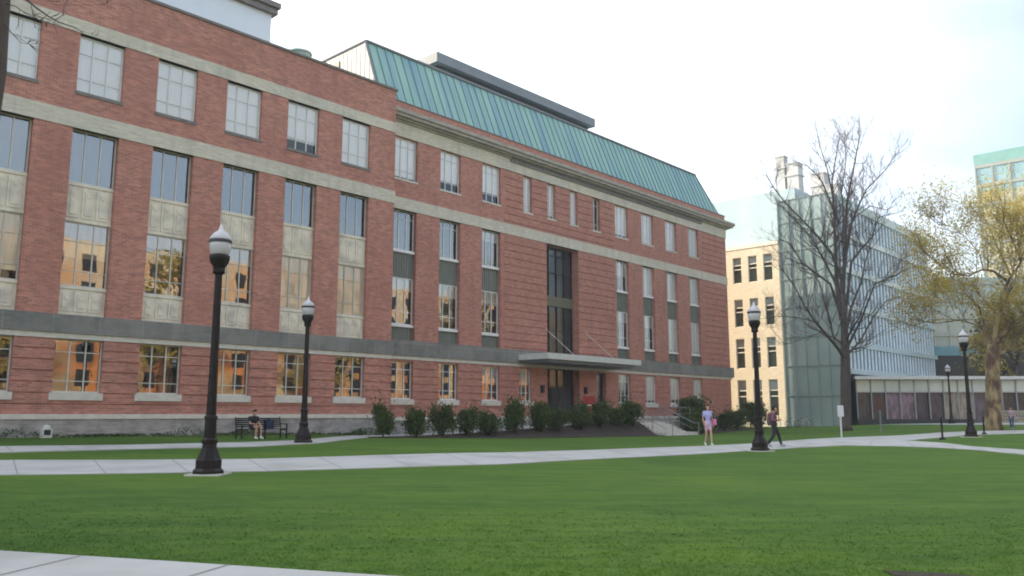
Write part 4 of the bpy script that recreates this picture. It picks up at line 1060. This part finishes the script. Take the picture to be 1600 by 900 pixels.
def person(loc, rz, H, J, label, top, bottom, hair, extras=None, shorts=False, shoe=None, long_hair=False, sleeves=True):
    """J: joint positions in metres for a 1.75 m body, x right, -y forward"""
    k = H/1.75
    r = empty('person', loc, rz, label=label, cat='person'); r.scale = (k,k,k)
    j = {n: Vector(v) for n, v in J.items()}
    hd = j['head']; nk = j['neck']
    caps = [(hd+Vector((0,.01,.03)), hd+Vector((0,-.015,-.06)), .092, .07), (hd+Vector((0,-.03,-.075)), hd+Vector((0,-.055,-.095)), .045,.03),
        (hd+Vector((0,-.095,-.01)), hd+Vector((0,-.115,-.03)), .011,.014), (hd+Vector((.09,.0,-.01)), hd+Vector((.094,.01,-.03)), .018,.014), (hd+Vector((-.09,.0,-.01)), hd+Vector((-.094,.01,-.03)), .018,.014),
        (hd+Vector((0,.02,-.08)), nk, .052, .058), (nk, j['chest'], .075, .12),
        (j['chest']+Vector((-.07,0,.02)), j['chest']+Vector((.07,0,.02)), .11, .11), (j['chest'], j['waist'], .13, .115),
        (j['waist'], j['pelvis'], .115, .13), (j['pelvis']+Vector((-.07,0,0)), j['pelvis']+Vector((.07,0,0)), .115, .115)]
    arm = []; 
    for sd_ in ('l', 'r'):
        sh, el, wr = j['sh'+sd_], j['el'+sd_], j['wr'+sd_]
        arm += [(j['chest']+Vector((0,0,.1)), sh, .07, .062), (sh, el, .052, .040)]
        caps += [(j['chest']+Vector((0,0,.1)), sh, .06, .055), (sh, el, .046, .036), (el, wr, .037, .025)]
        hand = (wr - el).normalized(); side = hand.cross(Vector((0,1,0))); side = side.normalized() if side.length > .1 else Vector((1,0,0))
        palm = wr + hand*.085; caps.append((wr+hand*.02, palm-hand*.01, .024, .030))
        fwd = side.cross(hand).normalized()
        for q_, ln in zip((-.030,-.010,.010,.030), (.062,.075,.070,.055)):
            b_ = palm + side.cross(fwd).normalized()*0 + fwd*q_; m1 = b_ + hand*ln*.55; m2 = m1 + (hand*.6 + side*.5*(1 if sd_=='l' else -1)).normalized()*ln*.5
            caps += [(b_, m1, .0095,.0088), (m1, m2, .0088,.0075)]
        th_ = wr + hand*.035 - fwd*.028; caps += [(th_, th_ - fwd*.03 + hand*.03, .012,.010), (th_ - fwd*.03 + hand*.03, th_ - fwd*.035 + hand*.06, .010,.008)]
        hp, kn, an = j['hp'+sd_], j['kn'+sd_], j['an'+sd_]
        toe = j['to'+sd_]
        caps += [(hp, kn, .085, .055), (kn, an, .055, .036), (an, toe, .036, .028)]
    add_mesh('body', blob(caps, .012, 3), skin_m, r)
    tc_ = [(j['chest']+Vector((-.08,0,.03)), j['chest']+Vector((.08,0,.03)), .125, .125), (j['chest'], j['waist'], .145, .13), (j['waist'], j['pelvis']+Vector((0,0,.0)), .13, .145), (nk-Vector((0,0,.03)), j['chest'], .085, .13)]
    if sleeves:
        for sd_ in ('l','r'):
            sh, el, wr = j['sh'+sd_], j['el'+sd_], j['wr'+sd_]
            tc_ += [(j['chest']+Vector((0,0,.1)), sh, .075, .068), (sh, el if sleeves == 'long' else sh.lerp(el,.55), .062, .055)]
            if sleeves == 'long': tc_.append((el, el.lerp(wr,.9), .050, .038))
    add_mesh('top', blob(tc_, .018), top, r)
    bc = [(j['pelvis']+Vector((-.07,0,.02)), j['pelvis']+Vector((.07,0,.02)), .132, .132)]
    for sd_ in ('l','r'):
        hp, kn, an = j['hp'+sd_], j['kn'+sd_], j['an'+sd_]
        bc.append((hp, hp.lerp(kn,.5) if shorts else kn, .102, .085 if shorts else .07))
        if not shorts: bc.append((kn, kn.lerp(an,.93), .07, .058))
    add_mesh('shorts' if shorts else 'trousers', blob(bc, .018), bottom, r)
    hc_ = [(hd+Vector((0,.03,.05)), hd+Vector((0,.035,-.03)), .098, .085), (hd+Vector((0,-.02,.075)), hd+Vector((0,.03,.06)), .075,.09)]
    if long_hair: hc_ += [(hd+Vector((0,.05,0)), hd+Vector((0,.08,-.25)), .09, .06), (hd+Vector((.07,.02,0)), hd+Vector((.08,.03,-.2)), .035,.03), (hd+Vector((-.07,.02,0)), hd+Vector((-.08,.03,-.2)), .035,.03)]
    add_mesh('hair', blob(hc_, .014), hair, r)
    eb = MB()
    for sx in (-.033,.033): eb.lathe([(.001,-.007),(.009,0),(.001,.007)], 8, tuple(hd+Vector((sx,-.083,-.002))))
    eb.box(hd.x-.022, hd.x+.022, hd.y-.098, hd.y-.09, hd.z-.062, hd.z-.056)
    eb.build('face_features', mat('eye_dark', (.03,.02,.02), .4), r)
    for sd_ in ('l','r'):
        an, toe = j['an'+sd_], j['to'+sd_]
        add_mesh('shoe', blob([(an-Vector((0,-.03,.03)), toe-Vector((0,0,.005)), .048, .042),(an-Vector((0,.0,.02)), an+Vector((0,0,.02)), .045,.045)], .014), shoe, r)
    return r, j
mb_w = {n: mat(n, *a) for n, a in {
 'lavender_cloth': ((.42,.42,.72), .8), 'pale_pink_cloth': ((.62,.42,.50), .8), 'brown_hair': ((.09,.03,.02), .6), 'black_cloth': ((.018,.018,.022), .8), 'white_shoe': ((.7,.7,.7), .6),
 'dark_hair': ((.02,.018,.012), .6), 'jeans_cloth': ((.11,.16,.26), .85), 'dark_cloth': ((.03,.03,.04), .8), 'pink_cloth': ((.65,.2,.38), .7), 'grey_cloth': ((.3,.33,.38), .8), 'light_shirt': ((.55,.40,.48), .8)}.items()}
plaid = mat('plaid_cloth', (.30,.10,.12), .85, (.12,.09,.13), 9, contrast=3)
SK = dict(head=(0,-.03,1.62), neck=(0,0,1.46), chest=(0,0,1.27), waist=(0,0,1.08), pelvis=(0,0,.93),
 shl=(.19,0,1.40), ell=(.235,.05,1.12), wrl=(.22,-.08,.90), shr=(-.19,0,1.40), elr=(-.24,.04,1.12), wrr=(-.22,-.06,.90),
 hpl=(.09,0,.90), knl=(.10,-.12,.50), anl=(.09,-.20,.10), tol=(.10,-.34,.05), hpr=(-.09,0,.90), knr=(-.09,.02,.50), anr=(-.08,.24,.15), tor=(-.08,.14,.05))
X, Y = 8.75, 37.4
w1, j = person((X, Y, gz(X, Y)+.02), R(8), 1.86, SK, 'woman walking toward the camera on the path in a lavender top with a pink bag', mb_w['lavender_cloth'], mb_w['pale_pink_cloth'], mb_w['brown_hair'], shorts=True, shoe=mb_w['white_shoe'], long_hair=True); w1.scale.x *= .84; w1.scale.y *= .88
# pink shoulder bag: hangs on her, its own thing
bgm = MB(); bgm.box(-.07,.07,-.15,.15,0,.27)
k = 1.86/1.75; bag = empty('shoulder_bag', (X+.27, Y+.02, gz(X,Y)+.95), R(8), label='pink shoulder bag hanging at the walking woman\'s side', cat='bag')
bgm.build('bag_body', mb_w['pink_cloth'], bag)
q = MB(); q.tube([(0,-.13,.25),(-.08,-.06,.5),(-.13,0,.60),(-.08,.06,.5),(0,.13,.25)], .014, 6); q.build('strap', mb_w['black_cloth'], bag)
SK2 = dict(SK); SK2.update(head=(0,-.07,1.60), knl=(.10,-.16,.52), anl=(.09,-.26,.12), tol=(.10,-.40,.06), anr=(-.08,.26,.14), tor=(-.08,.15,.05), wrl=(.17,-.2,1.12), wrr=(-.17,-.2,1.12))
X, Y = 11.35, 36.3
w2, j = person((X, Y, gz(X, Y)+.02), R(70), 1.78, SK2, 'man with dark hair walking past the street lamp wearing a plaid shirt and a backpack', plaid, mb_w['dark_cloth'], mb_w['dark_hair'], shoe=mb_w['grey_cloth'], sleeves='long')
bp = empty('backpack', (X+.075, Y+.03-.055, gz(X,Y)+1.0), R(70), label='dark red backpack worn by the walking man', cat='backpack')
add_mesh('pack_body', blob([((-.09,.24,.05),(-.09,.24,.40),.09,.08),((.09,.24,.05),(.09,.24,.40),.09,.08),((0,.27,.02),(0,.27,.2),.10,.09)], .02), mat('maroon_nylon', (.16,.06,.07), .7, (.10,.07,.09), 8), bp)
q = MB()
for sx in (-.12,.12): q.tube([(sx,.20,.42),(sx,.05,.47),(sx,-.12,.38),(sx,-.14,.2),(sx,.12,.05)], .018, 6)
q.build('strap', mb_w['black_cloth'], bp)
SIT = dict(head=(0,-.14,1.17), neck=(0,-.06,1.02), chest=(0,-.02,.84), waist=(0,.02,.66), pelvis=(0,.0,.55),
 shl=(.19,-.02,.95), ell=(.22,-.12,.70), wrl=(.12,-.36,.66), shr=(-.19,-.02,.95), elr=(-.22,-.12,.70), wrr=(-.10,-.36,.66),
 hpl=(.09,-.03,.54), knl=(.13,-.47,.55), anl=(.12,-.50,.10), tol=(.13,-.64,.05), hpr=(-.09,-.03,.54), knr=(-.10,-.47,.55), anr=(-.10,-.44,.10), tor=(-.11,-.58,.05))
X, Y = bn.location.x, bn.location.y
ca, sa = math.cos(BR), math.sin(BR); lx_, ly_ = -.45, -.22
w3, j = person((X+lx_*ca-ly_*sa, Y+lx_*sa+ly_*ca, bn.location.z-.0), BR, 1.75, SIT, 'person in a black top and pale shorts sitting on the black bench', mb_w['black_cloth'], mb_w['dark_cloth'], mb_w['dark_hair'], shorts=True, shoe=mb_w['white_shoe'])
q = MB(); q.box(-.2,.2,-.12,.12,0,.34); q.lathe([(.12,.34),(.09,.42),(.02,.44)], 10)
lx_, ly_ = .35, -.22; q.build('daypack', mat('navy_nylon', (.02,.03,.07), .7), label='dark blue bag standing on the bench beside the seated person', cat='bag')
bagb = col.objects[-1]; bagb.location = (X+lx_*ca-ly_*sa, Y+lx_*sa+ly_*ca, bn.location.z+.462); bagb.rotation_euler = (0,0,BR)
X, Y = 37.6, 63.0
w4, j = person((X, Y, gz(X,Y)+.0), R(-40), 1.7, SK, 'distant person in a pale pink shirt and jeans standing right of the leafy tree trunk', mb_w['light_shirt'], mb_w['jeans_cloth'], mb_w['dark_hair'], shoe=mb_w['grey_cloth'])
w4.scale = (.68,.68,.68) if False else w4.scale

# ------------------------------------------------------------------ bicycles
def make_bike():
    r = empty('bicycle', (0,0,0))
    for x in (-.52,.52):
        q = MB(); pts = [(x+.33*math.cos(a*math.pi/10), 0, .34+.33*math.sin(a*math.pi/10)) for a in range(21)]; q.tube(pts, .02, 5, cap=False)
        for a in range(8): q.tube([(x,0,.34),(x+.32*math.cos(a*.785),0,.34+.32*math.sin(a*.785))], .004, 3, cap=False)
        q.build('wheel', M['darkmetal'], r)
    q = MB(); 
    for a, c in (((-.52,.34),(-.12,.30)),((-.12,.30),(-.22,.80)),((-.22,.74),(.34,.78)),((-.12,.30),(.38,.70)),((-.52,.34),(-.20,.72)),((.52,.34),(.33,.86))): q.tube([(a[0],0,a[1]),(c[0],0,c[1])], .018, 6)
    q.build('frame', mat('bike_paint', (.55,.52,.48), .4), r)
    q = MB(); q.tube([(.33,0,.86),(.34,0,.98)], .015, 5); q.tube([(.30,-.26,1.0),(.36,0,.98),(.30,.26,1.0)], .015, 5); q.build('handlebar', M['greymetal'], r)
    q = MB(); q.box(-.34,-.10,-.06,.06,.83,.88); q.tube([(-.22,0,.78),(-.22,0,.84)], .014, 5); q.build('saddle', M['darkmetal'], r)
    return r
bk = make_bike()
for i, (s, P, rz, lb) in enumerate(((79.6,36.6,.5,'bicycle nearest the brick corner in the row before the cream wall'),(81.0,36.2,.8,'middle bicycle of the row before the cream wall'),(82.3,35.6,.3,'bicycle nearest the lamp pole in the row before the cream wall'))):
    o = bk if i == 0 else copy_tree(bk); X, Y = xy(s, P); o.location = (X, Y, gz(X, Y)+.01); o.rotation_euler = (0,0,BR-1.3+rz)
    tag(o, lb, 'bicycle', 'bicycles parked by the cream building')

# ------------------------------------------------------------------ small signs and posts
def sign(name, label, X, Y, h, cat, head, pm, hm, extra=None):
    z = gz(X, Y); r = empty(name, (X, Y, z), 0, label=label, cat=cat)
    q = MB(); q.box(-.04,.04,-.04,.04,-.1,h-.02); q.build('post', pm, r)
    w_, hh = head; q = MB(); q.box(-w_/2, w_/2, -.07, -.041, h-hh, h); q.build('sign_panel', hm, r)
    return r
pale = mat('sign_white', (.66,.68,.72), .5)
p = ground_pt(1315,683); sign('sign_post', 'small white sign on a short pale post on the grass left of the bare tree', p.x, p.y, 1.75, 'sign', (.34,.62), pale, pale)
p = ground_pt(1377,676); sign('sign_post', 'thin post with a small brown panel right of the bare tree', p.x, p.y, 2.5, 'sign', (.7,.9), M['greymetal'], mat('sign_brown', (.10,.05,.045), .7))
for i, (x, y, lb) in enumerate(((1473,687,'short dark post on the grass tip where the paths split'),(1538,679,'short dark post on the grass just left of the leafy tree trunk'))):
    p = ground_pt(x, y); r = empty('bollard', p, 0, label=lb, cat='post', group='short dark posts by the paths')
    q = MB(); q.lathe([(.16,0),(.14,.08),(.05,.14),(.04,1.0),(.055,1.02),(.02,1.08)], 8); q.build('shaft', M['lampblack'], r)
